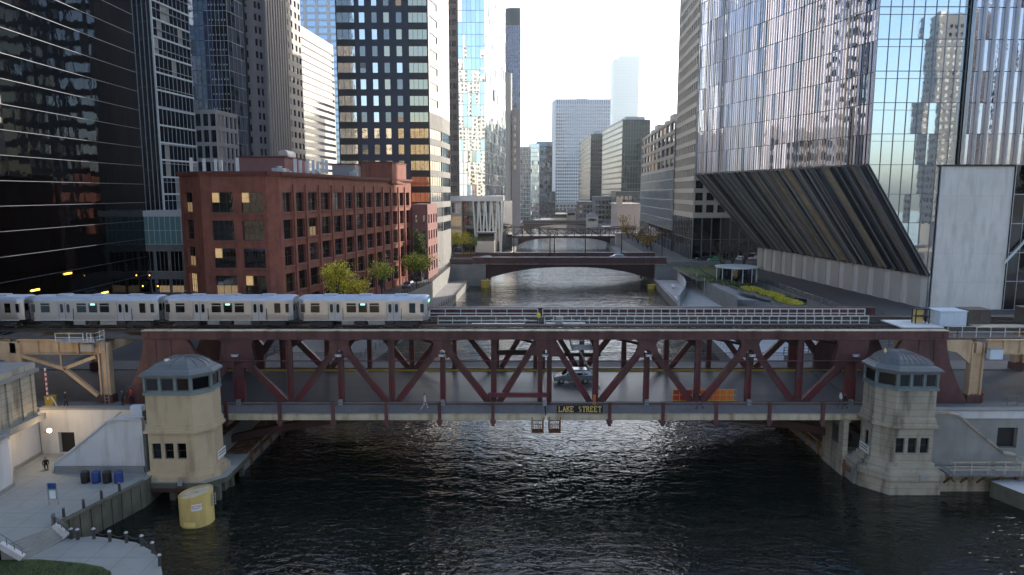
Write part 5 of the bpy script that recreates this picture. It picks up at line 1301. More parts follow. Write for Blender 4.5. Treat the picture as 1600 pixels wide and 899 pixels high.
# tower b: dark side with vertical lines, gridded white side
B = Bld('glass_tower', 'tall tower with a bright white gridded glass side and a dark ribbed side', 'skyscraper', (-84,165,ZS))
c0, c1, c2 = (-94,163), (-79.9,160), (-78.3,174.5)
B.curtain(c0,c1,ZS,ZS+4*34,12,34,'glass_black','mullion_light',jit=.012,hm=(0,.1),vm=(.10,.16))
B.curtain(c1,c2,20,ZS+4*34+2.1,9,32,'glass_deep','white_frame',jit=.01,hm=(.40,.20),vm=(.05,.06),alt='pane_blind',altf=.06)
B.mull.box(-80.15,-79.75,159.7,160.0,20,ZS+136,'white_frame')
for j in range(32): B.mull.bar((-79.75,160,22+j*4.25),(-78.15,174.5,22+j*4.25),.3,.08,'white_frame')
B.w.prism([(-93.6,163.5),(-80.2,160.5),(-78.7,174.5),(-93,176)], ZS, ZS+137, 'tower_black','roof_tar'); B.w.box(-80.3,-78.9,159.7,161,18.6,20,'white_frame')
B.finish()
# small pale gridded block
B = Bld('office_block', 'small pale grid fronted block in front of the dark blue tower', 'building', (-81,190,ZS))
B.facade((-84.6,184),(-76.9,184),ZS,49.5,evenly(7.7,4,.74),floors(8,10,4.1,.4,3.5),'tower_ribs',.5,('plain',2,1,'glass_deep','mullion_dark'))
B.facade((-76.9,184),(-76,196),ZS,49.5,evenly(12,5,.7),floors(8,10,4.1,.4,3.5),'tower_ribs',.5,('plain',1,1,'glass_deep','mullion_dark'))
B.w.box(-84.6,-77,184.7,196,ZS,49.4,'tower_tan'); B.roof([(-84.6,184),(-76.9,184),(-76,196),(-84.6,196)],49.5,'roof_grey'); B.finish()
# dark blue tower
B = Bld('glass_tower', 'dark blue glass tower with white balcony edges on its left side', 'skyscraper', (-87,205,ZS))
xm = X(336,201)
B.curtain((X(296,200),200),(xm,200),ZS,150,5,36,'glass_blue','mullion_dark',jit=.014,hm=(.12,.1),vm=(.06,.1))
B.curtain((xm,200),(X(369,200),200),ZS,150,6,36,'glass_deep','mullion_light',jit=.014,hm=(.10,.1),vm=(.05,.1),alt='glass_blue',altf=.15)
B.curtain((X(369,200),200),(X(369,200)+1,209),ZS,150,4,36,'glass_deep','mullion',jit=.014)
for j in range(36): B.mull.box(X(303,200),X(313,200),199.1,199.95,ZS+4*j-.15,ZS+4*j+.25,'white_frame')
for j in range(36):
    for i in range(6): x=X(342,200)+i*.85; B.mull.box(x,x+.3,199.8,199.87,ZS+4*j+1.3,ZS+4*j+1.7,'mullion_light')
B.w.box(X(296,200),X(369,200)-.2,200.4,215,ZS,150,'tower_black'); B.finish()
# brown punched window tower
B = Bld('stone_tower', 'grey brown stone tower with pairs of small square windows and tall ribs', 'skyscraper', (-78,225,ZS))
q0,q1,q2,q3 = (X(366,214),214),(X(408,214),214),(X(424,218),218),(X(480,247),247)
rows = floors(28.2-3.6*3+.2,34,3.6,.2,2.2)
L1 = math.dist(q0,q1); B.facade(q0,q1,ZS,145,[(1.5,3.4),(4.6,6.5)],rows,'tower_brown',.35,mixkind([(5,('plain',2,1,'glass_black','mullion_dark')),(1,('blind',2,1,'glass_window','mullion_dark'))]))
L2 = math.dist(q1,q2); B.facade(q1,q2,ZS,145,[(.7,1.8),(2.4,3.5)],rows,'tower_brown',.35,('plain',1,1,'glass_black','mullion_dark'))
L3 = math.dist(q2,q3); B.facade(q2,q3,ZS,145,[(L3*.60,L3*.64),(L3*.70,L3*.76),(L3*.82,L3*.88),(L3*.93,L3*.98)],rows,'tower_ribs',.3,('plain',1,1,'glass_black','mullion_dark'))
d = (Vector(q3)-Vector(q2)).normalized(); nr = Vector((d.y,-d.x))
for i in range(9):
    u = .8+i*L3*.58/9; q = Vector(q2)+d*u+nr*.35
    B.w.tbox(Matrix.Translation((q.x,q.y,75))@Matrix.Rotation(math.atan2(d.y,d.x),4,'Z'), .9, .7, 137, 'tower_ribs')
B.w.prism([(q0[0],215),(q1[0],215),(q3[0]-1,247),(q0[0],250)],ZS,144,'tower_brown'); B.finish()
# cream banded building
B = Bld('office_tower', 'cream office tower with close horizontal window bands and a sloping shadow', 'skyscraper', (-110,400,ZS))
q0, q1 = (X(478,380),380),(X(528,432),432)
L_ = math.dist(q0,q1); B.facade(q0,q1,ZS,116,[(.5,L_-.5)],floors(10,27,3.8,0,1.6),'tower_cream',.5,('plain',12,1,'glass_dusk','mullion_dark'))
B.facade((q0[0]-10,378),q0,ZS,116,evenly(10,2,.5),floors(10,27,3.8,0,1.6),'tower_tan',.4,WD); B.roof([(q0[0]-10,378),q0,q1,(q0[0]-10,432)],116,'roof_grey'); B.finish()
# pale blue white gridded tower far behind
B = Bld('glass_tower', 'pale blue and white gridded tower far behind the cream tower', 'skyscraper', (-140,525,ZS))
a, b = (X(470,520),520),(X(540,520),520)
B.curtain(a,b,ZS,210,4,42,'glass_blue','tower_white',jit=.008,hm=(1.5,.4),vm=(2.2,.5)); B.w.box(a[0],b[0],521,560,ZS,209,'tower_white'); B.finish()
# charcoal tower
YT = 194.0; ks = YT/172
zz = lambda z: 28+(z-28)*ks
B = Bld('charcoal_tower', 'charcoal tower with single windows between two bands of wide windows and a white side', 'skyscraper', (-35,YT+13,ZS))
xa, xb = X(533,YT), X(673,YT); W_ = xb-xa; k = W_/140
u = lambda px: (px-533)*k
rows = floors(zz(68.3-3.87*13),29,3.87*ks,0,2.45*ks)
kd3 = ('plain',3,1,'glass_bright','mullion_dark',.10); kd4 = ('plain',4,1,'glass_warm','mullion_dark',.10)
s1 = mixkind([(5,('plain',1,1,'glass_bright','mullion_dark')),(1,('plain',1,1,'glass_window','mullion_dark')),(.5,('blind',1,1,'glass_window','mullion_dark'))])
s2 = mixkind([(3,('plain',1,1,'glass_window','mullion_dark')),(2,('plain',1,1,'glass_warm','mullion_dark')),(1,('plain',1,1,'glass_bright','mullion_dark')),(.6,('litlow',1,1,'glass_window','mullion_dark'))])
z0_ = rows[0][0]-.8; ZT_ = 150
B.facade((xa,YT),(xa+u(562),YT),z0_,ZT_,[(.15,u(562)-.1)],rows,'tower_black',.25,kd3)
B.facade((xa+u(562),YT),(xa+u(600),YT),z0_,ZT_,[(u(568)-u(562),u(577)-u(562)),(u(587)-u(562),u(595.5)-u(562))],rows,'tower_charcoal',.2,s1)
B.facade((xa+u(600),YT),(xa+u(642),YT),z0_,ZT_,[(u(605)-u(600),u(614)-u(600)),(u(624)-u(600),u(633)-u(600))],rows,'tower_charcoal',.2,s2)
B.facade((xa+u(642),YT),(xb,YT),z0_,ZT_,[(.1,W_-u(642)-.3)],rows,'tower_black',.25,kd4)
B.blank((xa,YT),(xb,YT),ZS,z0_,'tower_charcoal')
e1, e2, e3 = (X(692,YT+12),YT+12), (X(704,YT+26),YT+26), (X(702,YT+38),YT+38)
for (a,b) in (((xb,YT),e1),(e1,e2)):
    L_ = math.dist(a,b); zc_ = 50  # lower glass bands are wide; darker glass and wall stand in for shade
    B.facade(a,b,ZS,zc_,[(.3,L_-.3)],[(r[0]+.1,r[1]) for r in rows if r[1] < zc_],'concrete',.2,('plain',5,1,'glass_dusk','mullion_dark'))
    B.facade(a,b,zc_,ZT_,[(.8,L_*.7)] if b==e1 else [],[(r[0]+.3,r[1]-.5) for r in rows if r[0] > zc_],'tower_white',.2,('plain',5,1,'glass_dusk','mullion_dark'))
B.blank(e2,e3,ZS,ZT_,'tower_white'); B.blank(e3,(xa,YT+38),ZS,ZT_,'tower_white'); B.blank((xa,YT+38),(xa,YT),ZS,ZT_,'tower_charcoal')
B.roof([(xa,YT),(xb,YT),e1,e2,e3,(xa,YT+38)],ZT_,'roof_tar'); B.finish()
# narrow tan windowed tower behind
B = Bld('office_tower', 'narrow tan tower seen as a strip between the charcoal and the pale blue glass towers', 'skyscraper', (-22,285,ZS))
B.facade((X(700,280),280),(X(724,280),280),ZS,112,evenly(X(724,280)-X(700,280),3,.72),floors(8,26,4,.6,2.9),'tower_tan',.4,('plain',2,1,'glass_window','mullion_dark')); B.w.box(X(700,280),X(724,280),281,300,ZS,112,'tower_tan'); B.finish()
# pale blue glass tower on a columned podium
B = Bld('glass_tower', 'pale blue reflective glass tower standing on a podium with slanting columns', 'skyscraper', (-12,260,ZS))
a,b,c = (X(718,245),245),(X(758,245),245),(X(790,297),297)
B.curtain(a,b,27,27+3.9*32,6,32,'glass_sky','mullion',jit=.02,hm=(.10,.1),vm=(.07,.1)); B.curtain(b,c,27,27+3.9*32,34,32,'glass_sky','mullion',jit=.02,hm=(.08,.04),vm=(.07,.05))
B.w.prism([(a[0],245.5),(b[0]-.3,245.5),(c[0]-.6,297),(a[0],300)],26.5,150,'mullion_dark')
xa, xb = X(704,243,360), X(787,243,360)
B.w.box(xa,xb,242.5,262,25.2,27.0,'tower_white'); B.w.box(xa,X(722,243),244,262,ZS,25,'black')
B.facade((xa,243),(X(722,243),243),ZS,25.2,evenly(X(722,243)-xa,1,.85),floors(7,4,4.6,.3,3.8),'tower_tan',.4,mixkind([(2,('plain',2,2,'glass_dusk','white_frame')),(1,('plain',2,2,'pane_lit_dim','white_frame'))]))
B.facade((X(722,243),247),(xb-1,247),ZS,25.2,evenly(xb-1-X(722,243),3,.9),floors(7,4,4.6,.3,3.9),'concrete',.4,('plain',4,1,'glass_dusk','mullion'))
B.w.poly([(xb-1,247,ZS),(xb+3,262,ZS),(xb+3,262,25.2),(xb-1,247,25.2)],'glass_dusk')
for i in range(5):
    x = X(745,243)+i*(xb-.7-X(745,243))/4
    s = MB(); s.bar((x-.4,244.3,ZS),(x-1.3,243.5,25.2),.55,.6,'white_frame',up=(0,1,0)); s.build('slanting_column', B.t)
    s = MB(); s.bar((x-.4,244.3,ZS),(x+.6,243.5,25.2),.55,.6,'white_frame',up=(0,1,0)); s.build('slanting_column', B.t)
B.finish()
B = Bld('stone_tower', 'pinkish stone tower with a bright rounded corner left of the open sky', 'skyscraper', (0,365,ZS))
xl, xr = X(786,360), X(812,360); N=8
xm = X(800,360)
B.facade((xm,360),(xr,360),ZS,70,[(.8,2.2)],floors(40,7,4,0,2.4),'tower_pink',.4,WD); B.w.box(xm,xr,360.9,392,ZS,70,'tower_pink')
B.w.tube(((xl+xm)/2,362,ZS),((xl+xm)/2,362,88),(xm-xl)/2,m='tower_cream',n=24); B.w.box(xl,xm-.5,362,395,ZS,87.5,'tower_pink'); B.finish()
B = Bld('dark_tower', 'tall dark blue grey tower with a darker cap rising behind the pinkish stone tower', 'skyscraper', (0,505,ZS))
xl, xr = X(789,500), X(812.5,500); xm = X(797,500)
B.curtain((xl,502),(xm,500),ZS,143,3,34,'glass_deep','tower_brown',jit=.01,hm=(.9,.2),vm=(.5,.3)); B.curtain((xm,500),(xr,500),ZS,143,6,34,'glass_deep','tower_brown',jit=.01,hm=(.9,.2),vm=(.5,.3))
B.w.prism([(xl,502),(xm,500),(xr,500),(xr,530),(xl,530)],143,155,'green_tower'); B.w.prism([(xl+.5,503),(xm,501),(xr-.3,501),(xr-.3,529),(xl+.5,529)],ZS,143,'tower_black'); B.finish()
for i,(pa,pb,top,Y,m_,mm,lab) in enumerate(((811,828,230,560,'glass_dusk','white_frame','low dark glass building at the far left bank nearest the pinkish tower'),(827,842,225,590,'glass_sky','mullion_light','slim pale glass building at the far left bank between two darker ones'),(838,862,222,620,'glass_deep','mullion_dark','dark blue glass building at the far left bank beside the white gridded tower'))):
    B = Bld('office_building', lab, 'building', (X((pa+pb)/2,Y),Y+5,ZS)); z = D(pa,top,Y).z
    B.curtain((X(pa,Y),Y),(X(pb,Y),Y),ZS,z,7,18,m_,mm,jit=.01,hm=(.35,.2),vm=(.25,.3)); B.curtain((X(pb,Y),Y),(X(pb,Y)+1,Y+30),ZS,z,8,18,m_,mm,jit=.01,hm=(.35,.2),vm=(.25,.3)); B.w.box(X(pa,Y)+.1,X(pb,Y)-.2,Y+.4,Y+30,ZS,z,'green_tower'); B.finish()
# ================================================================ BUILDINGS, FAR END AND RIGHT BANK
B = Bld('white_tower', 'broad white gridded office tower closing the river view', 'skyscraper', (90,905,ZS))
xa, xb = X(867,900), X(951.5,900); L_ = xb-xa
B.facade((xa,900),(xb,900),ZS,146,evenly(L_,24,.62,.6),floors(12,30,4.2,.9,3.3)+[(139.5,144.8)],'tower_white',.5,('flat',1,1,'glass_deep','glass_deep'))
B.w.box(xa,xb,901,960,ZS,146,'tower_white'); B.w.poly([(xa-3,930,ZS),(xa,900,ZS),(xa,900,146),(xa-3,930,146)],'tower_white'); B.w.box(xa+28,xa+42,915,930,146,149,'hvac'); B.finish()
B = Bld('hazy_tower', 'very tall pale tower fading into the bright haze', 'skyscraper', (360,2210,ZS))
xa, xb = X(955,2200), X(994,2200)
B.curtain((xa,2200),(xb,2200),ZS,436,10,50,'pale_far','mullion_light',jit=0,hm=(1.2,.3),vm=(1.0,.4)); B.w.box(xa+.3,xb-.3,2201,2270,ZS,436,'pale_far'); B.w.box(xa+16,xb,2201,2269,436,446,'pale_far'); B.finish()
def green_block(pa, pc, pb, Y0, Y1, top, lab, nu):
    z = D(pc, top, Y0).z; B = Bld('office_tower', lab, 'skyscraper', (X(pc,Y0)+5,Y0+5,ZS)); fl = int((z-8)/4)
    B.curtain((X(pc,Y0),Y0),(X(pb,Y0),Y0),ZS,z,nu,fl,'glass_ink','green_tower',jit=.01,hm=(.8,.2),vm=(.25,.3))
    B.curtain((X(pa,Y1),Y1),(X(pc,Y0),Y0),ZS,z,20,fl,'glass_bright','green_tower',jit=.006,hm=(1.3,.25),vm=(.12,.2))
    B.w.prism([(X(pa,Y1)+.5,Y1),(X(pc,Y0)+.4,Y0+.4),(X(pb,Y0)-.2,Y0+.4),(X(pb,Y0)-.2,Y1)],ZS,z-.2,'green_tower'); B.w.box(X(pc,Y0)+3,X(pb,Y0)-3,Y0+5,Y0+30,z,z+3,'hvac'); return B.finish()
green_block(940,970.5,1013,520,605,188,'dark green office tower with a bright striped river side, the nearer and taller of two',10)
green_block(905,922,943,650,750,210,'dark green office tower with a striped river side, the farther and lower of two',6)
# tan building with vertical mullions below
B = Bld('office_building', 'tan office building with window groups above a mullioned glass base on the right bank', 'building', (66,300,ZS))
P0, P1 = (X(1001,362),362), (X(1052,262),262); L_ = math.dist(P0,P1)
B.facade(P0,P1,37,55.6,evenly(L_,9,.78),floors(37.5,4,4.5,.6,3.6),'tower_tan',.5,mixkind([(4,('plain',3,1,'glass_window','mullion_dark')),(1,('plain',3,1,'pane_lit_dim','mullion_dark')),(2,('blind',3,1,'glass_dusk','mullion_dark'))]))
B.curtain(P0,P1,14,37,36,6,'glass_dusk','white_frame',jit=.01,hm=(.22,.06),vm=(.16,.14)); B.curtain(P0,P1,ZS,14,12,2,'glass_black','mullion_dark',jit=.01)
B.w.prism([(P0[0]+1,P0[1]),(P1[0]+1,P1[1]),(110,262),(110,362)],ZS,54.6,'tower_tan','roof_grey')
for i in range(7): q = Vector(P0).lerp(Vector(P1),(i+.5)/7); B.w.box(q.x+2,q.x+7,q.y-4,q.y+3,55,57+i%3,'hvac')
B.finish()
B = Bld('white_frame_tower', 'tall tower with a white frame grid and dark windows behind the leaning glass tower', 'skyscraper', (70,240,ZS))
P0, P1 = (X(1053,262),261.5), (X(1084,225),225); L_ = math.dist(P0,P1)
B.facade(P0,P1,20,190,evenly(L_,11,.7),floors(21,43,3.9,.7,3.2),'tower_cream',.5,mixkind([(4,('plain',2,1,'glass_dusk','mullion_dark')),(2,('blind',2,1,'glass_dusk','mullion_dark')),(1,('plain',2,1,'glass_bright','mullion_dark'))]))
B.facade(P1,(95,225),20,190,evenly(95-P1[0],10,.7),floors(21,43,3.9,.7,3.2),'tower_cream',.5,('plain',2,1,'glass_dusk','mullion_dark'))
B.curtain(P0,P1,ZS,20,12,2,'glass_black','mullion',jit=.01); B.curtain(P1,(95,225),ZS,20,12,2,'glass_black','mullion',jit=.01,vm=(.3,.4))
B.w.prism([(P0[0]+.8,P0[1]),(P1[0]+.8,P1[1]+.8),(95,225.8),(95,262)],ZS,190,'mullion_dark'); B.finish()
# small stone house
B = Bld('stone_building', 'small pinkish stone building with arched front beyond the second bridge on the right', 'building', (70,425,ZS))
xa, xb = X(965,420), X(1001,420)
B.facade((xa,420),(xb,420),ZS,21,evenly(xb-xa,3,.35,2),[(9,15)],'tower_pink',.5,('plain',1,2,'glass_dusk','mullion_dark')); B.facade((xa+1,450),(xa,420),ZS,21,evenly(30,5,.4),[(9,15)],'tower_pink',.5,WD)
B.w.box(xa+.6,xb,421,450,ZS,20.8,'tower_pink'); B.w.box(xa-.3,xb+.3,419.7,450,21,21.8,'tower_tan'); B.w.box(xa,xa+3,419.9,425,21.8,25,'tower_pink'); B.finish()
# leaning base glass tower
B = Bld('leaning_glass_tower', 'huge reflective glass tower on the right flaring outwards over a narrow base', 'skyscraper', (80,150,ZS))
A, C_ = (66.0,130.0), (50.0,191.0); ZL0, ZB0 = 33.2, 12.6; E_, F_ = (79.0,130.0), (71.5,202.0); HT = 205
d = (Vector(A)-Vector(C_)); Lr = d.length; d.normalize(); nr = Vector((d.y,-d.x)); ang = math.atan2(d.y,d.x)
B.curtain(C_, A, ZL0, HT, 44, 31, 'glass_river', 'mullion_dark', jit=.012, hm=(.10,.08), vm=(0,0), alt='glass_blue', altf=.08)
rnd = random.Random(9)
fins = MB(); nf = 74
for i in range(nf):
    uu = (i+.5)*Lr/nf; w_ = rnd.choice([.05,.07,.09,.13,.22]); q = Vector(C_)+d*uu+nr*.09
    fins.tbox(Matrix.Translation((q.x,q.y,(ZL0+HT)/2))@Matrix.Rotation(ang,4,'Z'), w_, .15, HT-ZL0, rnd.choice(['fin_metal','fin_metal','mullion_light','fin_warm','mullion']))
fins.build('vertical_fins', B.t, kind='stuff')
# front face: panels clipped by the slanting edge
fx = lambda z: 66.0 if z >= ZL0 else 66.0+(ZL0-z)/(ZL0-ZB0)*13.0
gx = 82.6; fr = MB(); z = ZS; pw = 2.06; hh = 5.6
zr = [6.0,12.6,18.2,22.5,27.8,ZL0]+[ZL0+hh*i for i in range(1,31)]
for z0,z1 in zip(zr[:-1],zr[1:]):
    x = gx
    while x > 60:
        x1 = x; x0_ = x-pw; l0, l1 = fx(z0 if z0 >= ZB0 else ZB0), fx(z1)
        if x1 <= min(l0,l1)+.05: break
        a0, a1 = max(x0_, min(l0,x1)), max(x0_, min(l1,x1)); t1, t2 = random.gauss(0,.004), random.gauss(0,.004)
        pts = [(x0_,130+t1,z0),(x1,130-t1,z0),(x1,130-t1+t2,z1),(x0_,130+t1+t2,z1)]
        side = lambda p: p[0]-fx(max(ZB0,min(p[2],ZL0))) if p[2] <= ZL0+.01 else p[0]-66.0
        cl = []
        for i_ in range(4):
            p_, q_ = pts[i_], pts[(i_+1)%4]; sp_, sq_ = side(p_), side(q_)
            if sp_ >= 0: cl.append(p_)
            if sp_*sq_ < 0: f_ = sp_/(sp_-sq_); cl.append(tuple(p_[j_]+(q_[j_]-p_[j_])*f_ for j_ in range(3)))
        if len(cl) > 2: fr.poly(cl, 'glass_sky')
        x = x0_
fr.build('front_glass', B.t)
fm = MB(); x = gx
while x > 66:
    zb_ = ZS if x > 79 else ZL0-(x-66)/13*(ZL0-ZB0); fm.box(x-.035,x+.035,129.85,129.93,zb_,HT,'mullion'); x -= pw
for z in zr[1:]:
    fm.box(fx(z),gx,129.84,129.92,z-.05,z+.05,'mullion')
    if z > ZL0: fm.box(fx(z),gx,129.84,129.92,z-1.35,z-1.29,'mullion')
fm.build('front_mullions', B.t)
s = MB(); s.bar((66.0,129.85,ZL0),(79,129.85,ZB0),.22,.28,'mullion_dark',up=(0,1,0)); s.bar((66,129.85,ZL0),(66,129.85,HT),.16,.2,'mullion',up=(0,1,0)); s.build('corner_trim', B.t)
B.curtain((gx,129.3),(118,129.3),ZL0,HT,30,31,'glass_river','mullion_dark',jit=.012,hm=(.1,.08),vm=(0,0)); 
s = MB()
for i in range(19): x = gx+i*1.95; s.box(x-.13,x+.13,128.5,129.25,ZL0,HT,'mullion_light')
s.build('vertical_fins', B.t, kind='stuff')
s = MB(); s.box(79.4,92.9,129.5,129.8,5.9,32.9,'pale_core'); s.box(79.2,93.1,129.2,129.28,32.9,33.15,'mullion_dark')
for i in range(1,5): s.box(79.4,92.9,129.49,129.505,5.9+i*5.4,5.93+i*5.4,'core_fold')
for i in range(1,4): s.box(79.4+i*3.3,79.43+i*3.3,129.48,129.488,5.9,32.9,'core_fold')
s.build('concrete_panel', B.t)
B.curtain((93.0,129.25),(118,129.25),ZS,ZL0,12,5,'glass_black','mullion_light',jit=.01); s = MB(); s.bar((92,128.6,15),(101,128.6,26),.3,.35,'white_frame',up=(0,1,0)); s.build('diagonal_brace', B.t)
# slanting soffit with alternating strips
def SQ(a, b):   # a along (0 at far), b down the slope
    top = Vector((*C_,ZL0)).lerp(Vector((*A,ZL0)),a); bot = Vector((*F_,ZB0)).lerp(Vector((*E_,ZB0)),a); return top.lerp(bot,b)
s = MB(); ns = 25; cm = ['soffit_strip','mullion','mullion','glass_dusk','soffit_strip','soffit_strip','green_tower','fin_warm']
for i in range(ns):
    a0, a1 = i/ns, (i+1)/ns; s.poly([SQ(a0,0),SQ(a0,1),SQ(a1,1),SQ(a1,0)], rnd.choice(cm) if i not in (10,13,15,20) else 'gold_strip')
s.build('sloping_soffit', B.t)
s = MB()
n_ = (SQ(0,1)-SQ(0,0)).cross(SQ(1,0)-SQ(0,0)).normalized(); n_ = n_ if n_.x < 0 else -n_
for i in range(2*ns+1):
    if i%2 and rnd.random() < .35: continue
    a0 = min(max((i+(.3 if i%2 else 0))/(2*ns),.003),.997); w_ = rnd.choice([.14,.2,.42,.5]); s.bar(SQ(a0,0)+n_*.15, SQ(a0,1)+n_*.15, w_, .32, rnd.choice(['rib_grey','rib_grey','mullion_dark','rib_light']), up=tuple(n_))
s.bar(SQ(0,0),SQ(1,0),.3,.4,'mullion_dark'); s.bar(SQ(0,1),SQ(1,1),.3,.4,'mullion_dark')
s.build('soffit_ribs', B.t, kind='stuff')
s = MB(); n=13
for i in range(n):
    a0, a1 = i/n, (i+.56)/n; a2 = (i+1)/n; e = lambda t, o: (71.9+(79-71.9)*t+o, 202+(130.4-202)*t)
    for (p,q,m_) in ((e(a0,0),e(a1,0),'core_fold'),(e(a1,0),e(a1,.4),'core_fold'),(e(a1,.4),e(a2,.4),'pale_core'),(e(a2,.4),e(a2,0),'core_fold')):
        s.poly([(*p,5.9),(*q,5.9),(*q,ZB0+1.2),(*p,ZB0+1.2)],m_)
s.build('folded_concrete_base', B.t)
B.w.prism([(66.9,131.2),(118,131.2),(118,200),(75,203),(51,191.5)],ZL0+.1,HT,'black','roof_tar'); B.w.prism([(83.0,130.6),(118,130.6),(118,200),(74,203)],ZS,ZL0,'black')
B.w.poly([(50,191,ZL0),(71.5,202,ZB0),(75,203,ZL0)],'black'); B.w.poly([(75,203,ZL0),(50,191,ZL0),(50,191,HT),(75,203,HT)],'glass_deep'); B.finish()
# buildings behind the viewpoint: seen mirrored in the facades
def back(x0,x1,Y,z,m_,lab,nw,fh=3.9,gm='glass_dusk',dep=35,name='stone_tower'):
    B = Bld(name, lab, 'skyscraper', ((x0+x1)/2,Y-5,ZS)); nf_ = int((z-12)/fh)
    B.facade((x1,Y),(x0,Y),0,z,evenly(x1-x0,nw,.5),floors(10,nf_,fh,1,3),m_,.3,('flat',1,1,gm,gm)); 
    B.facade((x1,Y-dep),(x1,Y),0,z,evenly(dep,max(4,nw//2),.5),floors(10,nf_,fh,1,3),m_,.3,('flat',1,1,gm,gm)); B.facade((x0,Y),(x0,Y-dep),0,z,evenly(dep,max(4,nw//2),.5),floors(10,nf_,fh,1,3),m_,.3,('flat',1,1,gm,gm))
    B.roof([(x0,Y-dep),(x1,Y-dep),(x1,Y),(x0,Y)],z,'roof_grey'); B.finish(nmax=0)
back(-150,-50,-100,76,'tower_gold','broad sunlit tan block mirrored in the charcoal tower windows',20)
back(220,246,-110,120,'tower_tan','tan stone tower mirrored in the front of the leaning glass tower',8,dep=12)
back(262,300,-60,150,'tower_black','dark slab mirrored beside the pinkish tower in the leaning glass tower',9)
back(-40,10,-190,150,'tower_cream','cream slab mirrored in the pale blue glass tower',12)
back(120,160,-180,70,'brick','red brick block mirrored low in the leaning glass tower',10)
back(-230,-170,-40,140,'tower_white','white slab mirrored in the fins of the leaning glass tower',12)
back(-190,-140,90,130,'tower_brown','brown slab hidden behind the black glass tower and mirrored across the river',12)
# ================================================================ OTHER BRIDGES
def girder_bridge(name, label, Ya, Yb, xa, xb, zdeck, par=1.1, arch=True, m_='maroon_dark', x1=None, x2=None, top='maroon'):
    t = thing(name, label, 'bridge', ((xa+xb)/2, (Ya+Yb)/2, 0))
    s = MB(); s.box(xa,xb,Ya+.4,Yb-.4,zdeck-.5,zdeck,'bridge_deck'); s.build('deck', t)
    for y in (Ya, Yb):
        s = MB(); s.box(xa,xb,y-.2,y+.2,zdeck-.6,zdeck+par,top); s.box(xa,xb,y-.34,y+.34,zdeck+par,zdeck+par+.1,'galv'); s.box(xa,xb,y-.36,y-.2,zdeck-.62,zdeck-.5,'fascia')
        n=int((xb-xa)/2.6)
        for i in range(n+1): x = xa+(xb-xa)*i/n; s.box(x-.08,x+.08,y-.27,y-.2,zdeck-.5,zdeck+par,top)
        s.build('parapet_girder', t)
    L = xb-xa
    for j in range(4 if arch else 2):
        y = Ya+.3+(Yb-Ya-.6)*j/(3 if arch else 1); s = MB(); u=[]; N=20
        for i in range(N+1): f = i/N*2-1; u.append(((xa+xb)/2+f*L/2*.98, zdeck-1.5-(5.0 if arch else .3)*abs(f)**2.4))
        s.xz(([(xa+.5,zdeck-.6)]+u+[(xb-.5,zdeck-.6)]), y-.2, y+.2, m_); s.build('arch_girder', t)
    return t
rb_ = girder_bridge('road_bridge', 'dark red girder road bridge with street lamps, second across the river', 210, 227, -12, 47, 7.1, par=1.5)
s = MB(); s.box(-19,-8,208.5,228.5,-2,6.4,'concrete'); s.build('abutment', rb_); s = MB(); s.box(43.5,48.5,208.5,228.5,-2,6.4,'concrete'); s.build('abutment', rb_)
for xa, xb in ((-19,-12),(47,150)): s = MB(); s.box(xa,xb,210,227,6.0,7.1 if xa<0 else 6.6,'ground'); s.build('approach', rb_)
for y in (210,227): s = MB(); s.box(-19,-12.1,y-.15,y+.15,7.1,8.1,'maroon'); s.build('parapet_girder', rb_)
s = MB(); s.box(47,150,208.5,208.9,6.1,7.5,'concrete'); s.build('parapet', rb_)
LN = ['leftmost','second from left','third from left','middle one','third from right','rightmost']
def street_lamp(x,y,z,h,label,m_='maroon_dark',two=False,group='street lamps on the second bridge',arm=1.4):
    t = thing('street_lamp', label, 'street lamp', (x,y,z), group)
    s = MB(); s.tube((x,y,z),(x,y,z+h),.2,.13,m_,8); s.tube((x,y,z),(x,y,z+.5),.22,.18,m_,8); s.build('pole', t)
    for sg in ((-1,1) if two else (1,)):
        s = MB(); s.tube((x,y,z+h-.05),(x+sg*arm,y,z+h+.15),.1,m=m_,n=6); s.build('arm', t)
        s = MB(); s.box(min(x+sg*arm,x+sg*(arm+.6)),max(x+sg*arm,x+sg*(arm+.6)),y-.15,y+.15,z+h+.08,z+h+.24,'galv'); s.build('lamp_head', t)
for i,(px,Y) in enumerate(((803,211),(860,226),(867,211),(916,226),(973,226),(1037,211))):
    street_lamp(X(px,Y),Y,7.2,8.3,'thin dark street lamp on the second bridge, '+LN[i], two=(px in (973,)))
for x,y,lab in ((-8.0,205.6,'yellow pile in the water at the left abutment of the second bridge'),(41.5,203,'yellow pile in the water at the right abutment of the second bridge')):
    t = thing('fender_pile', lab, 'pile', (x,y,0)); s = MB(); s.tube((x,y,-2),(x,y,2.0 if x<0 else 1.0),1.3,m='yellow',n=20); s.build('shell', t); s = MB(); s.tube((x,y,2.0 if x<0 else 1.0),(x,y,2.1 if x<0 else 1.1),1.36,m='yellow_paint',n=20); s.build('cap', t)
t = thing('bridge_tender_house', 'small pale tender house with dark window band at the left of the second bridge', 'bridge house', (-8.5,230,7))
s = MB(); s.prism([(-11.5,228.8),(-5.8,228.8),(-5.8,233.5),(-11.5,233.5)],6,12.2,'tower_cream'); s.build('wall', t)
s = MB(); s.prism([(-11.4,228.9),(-5.9,228.9),(-5.9,233.4),(-11.4,233.4)],12.2,14.8,'window_dark'); s.build('window_band', t)
s = MB(); s.prism([(-11.9,228.4),(-5.4,228.4),(-5.4,233.9),(-11.9,233.9)],14.8,15.2,'copper'); s.build('roof', t)
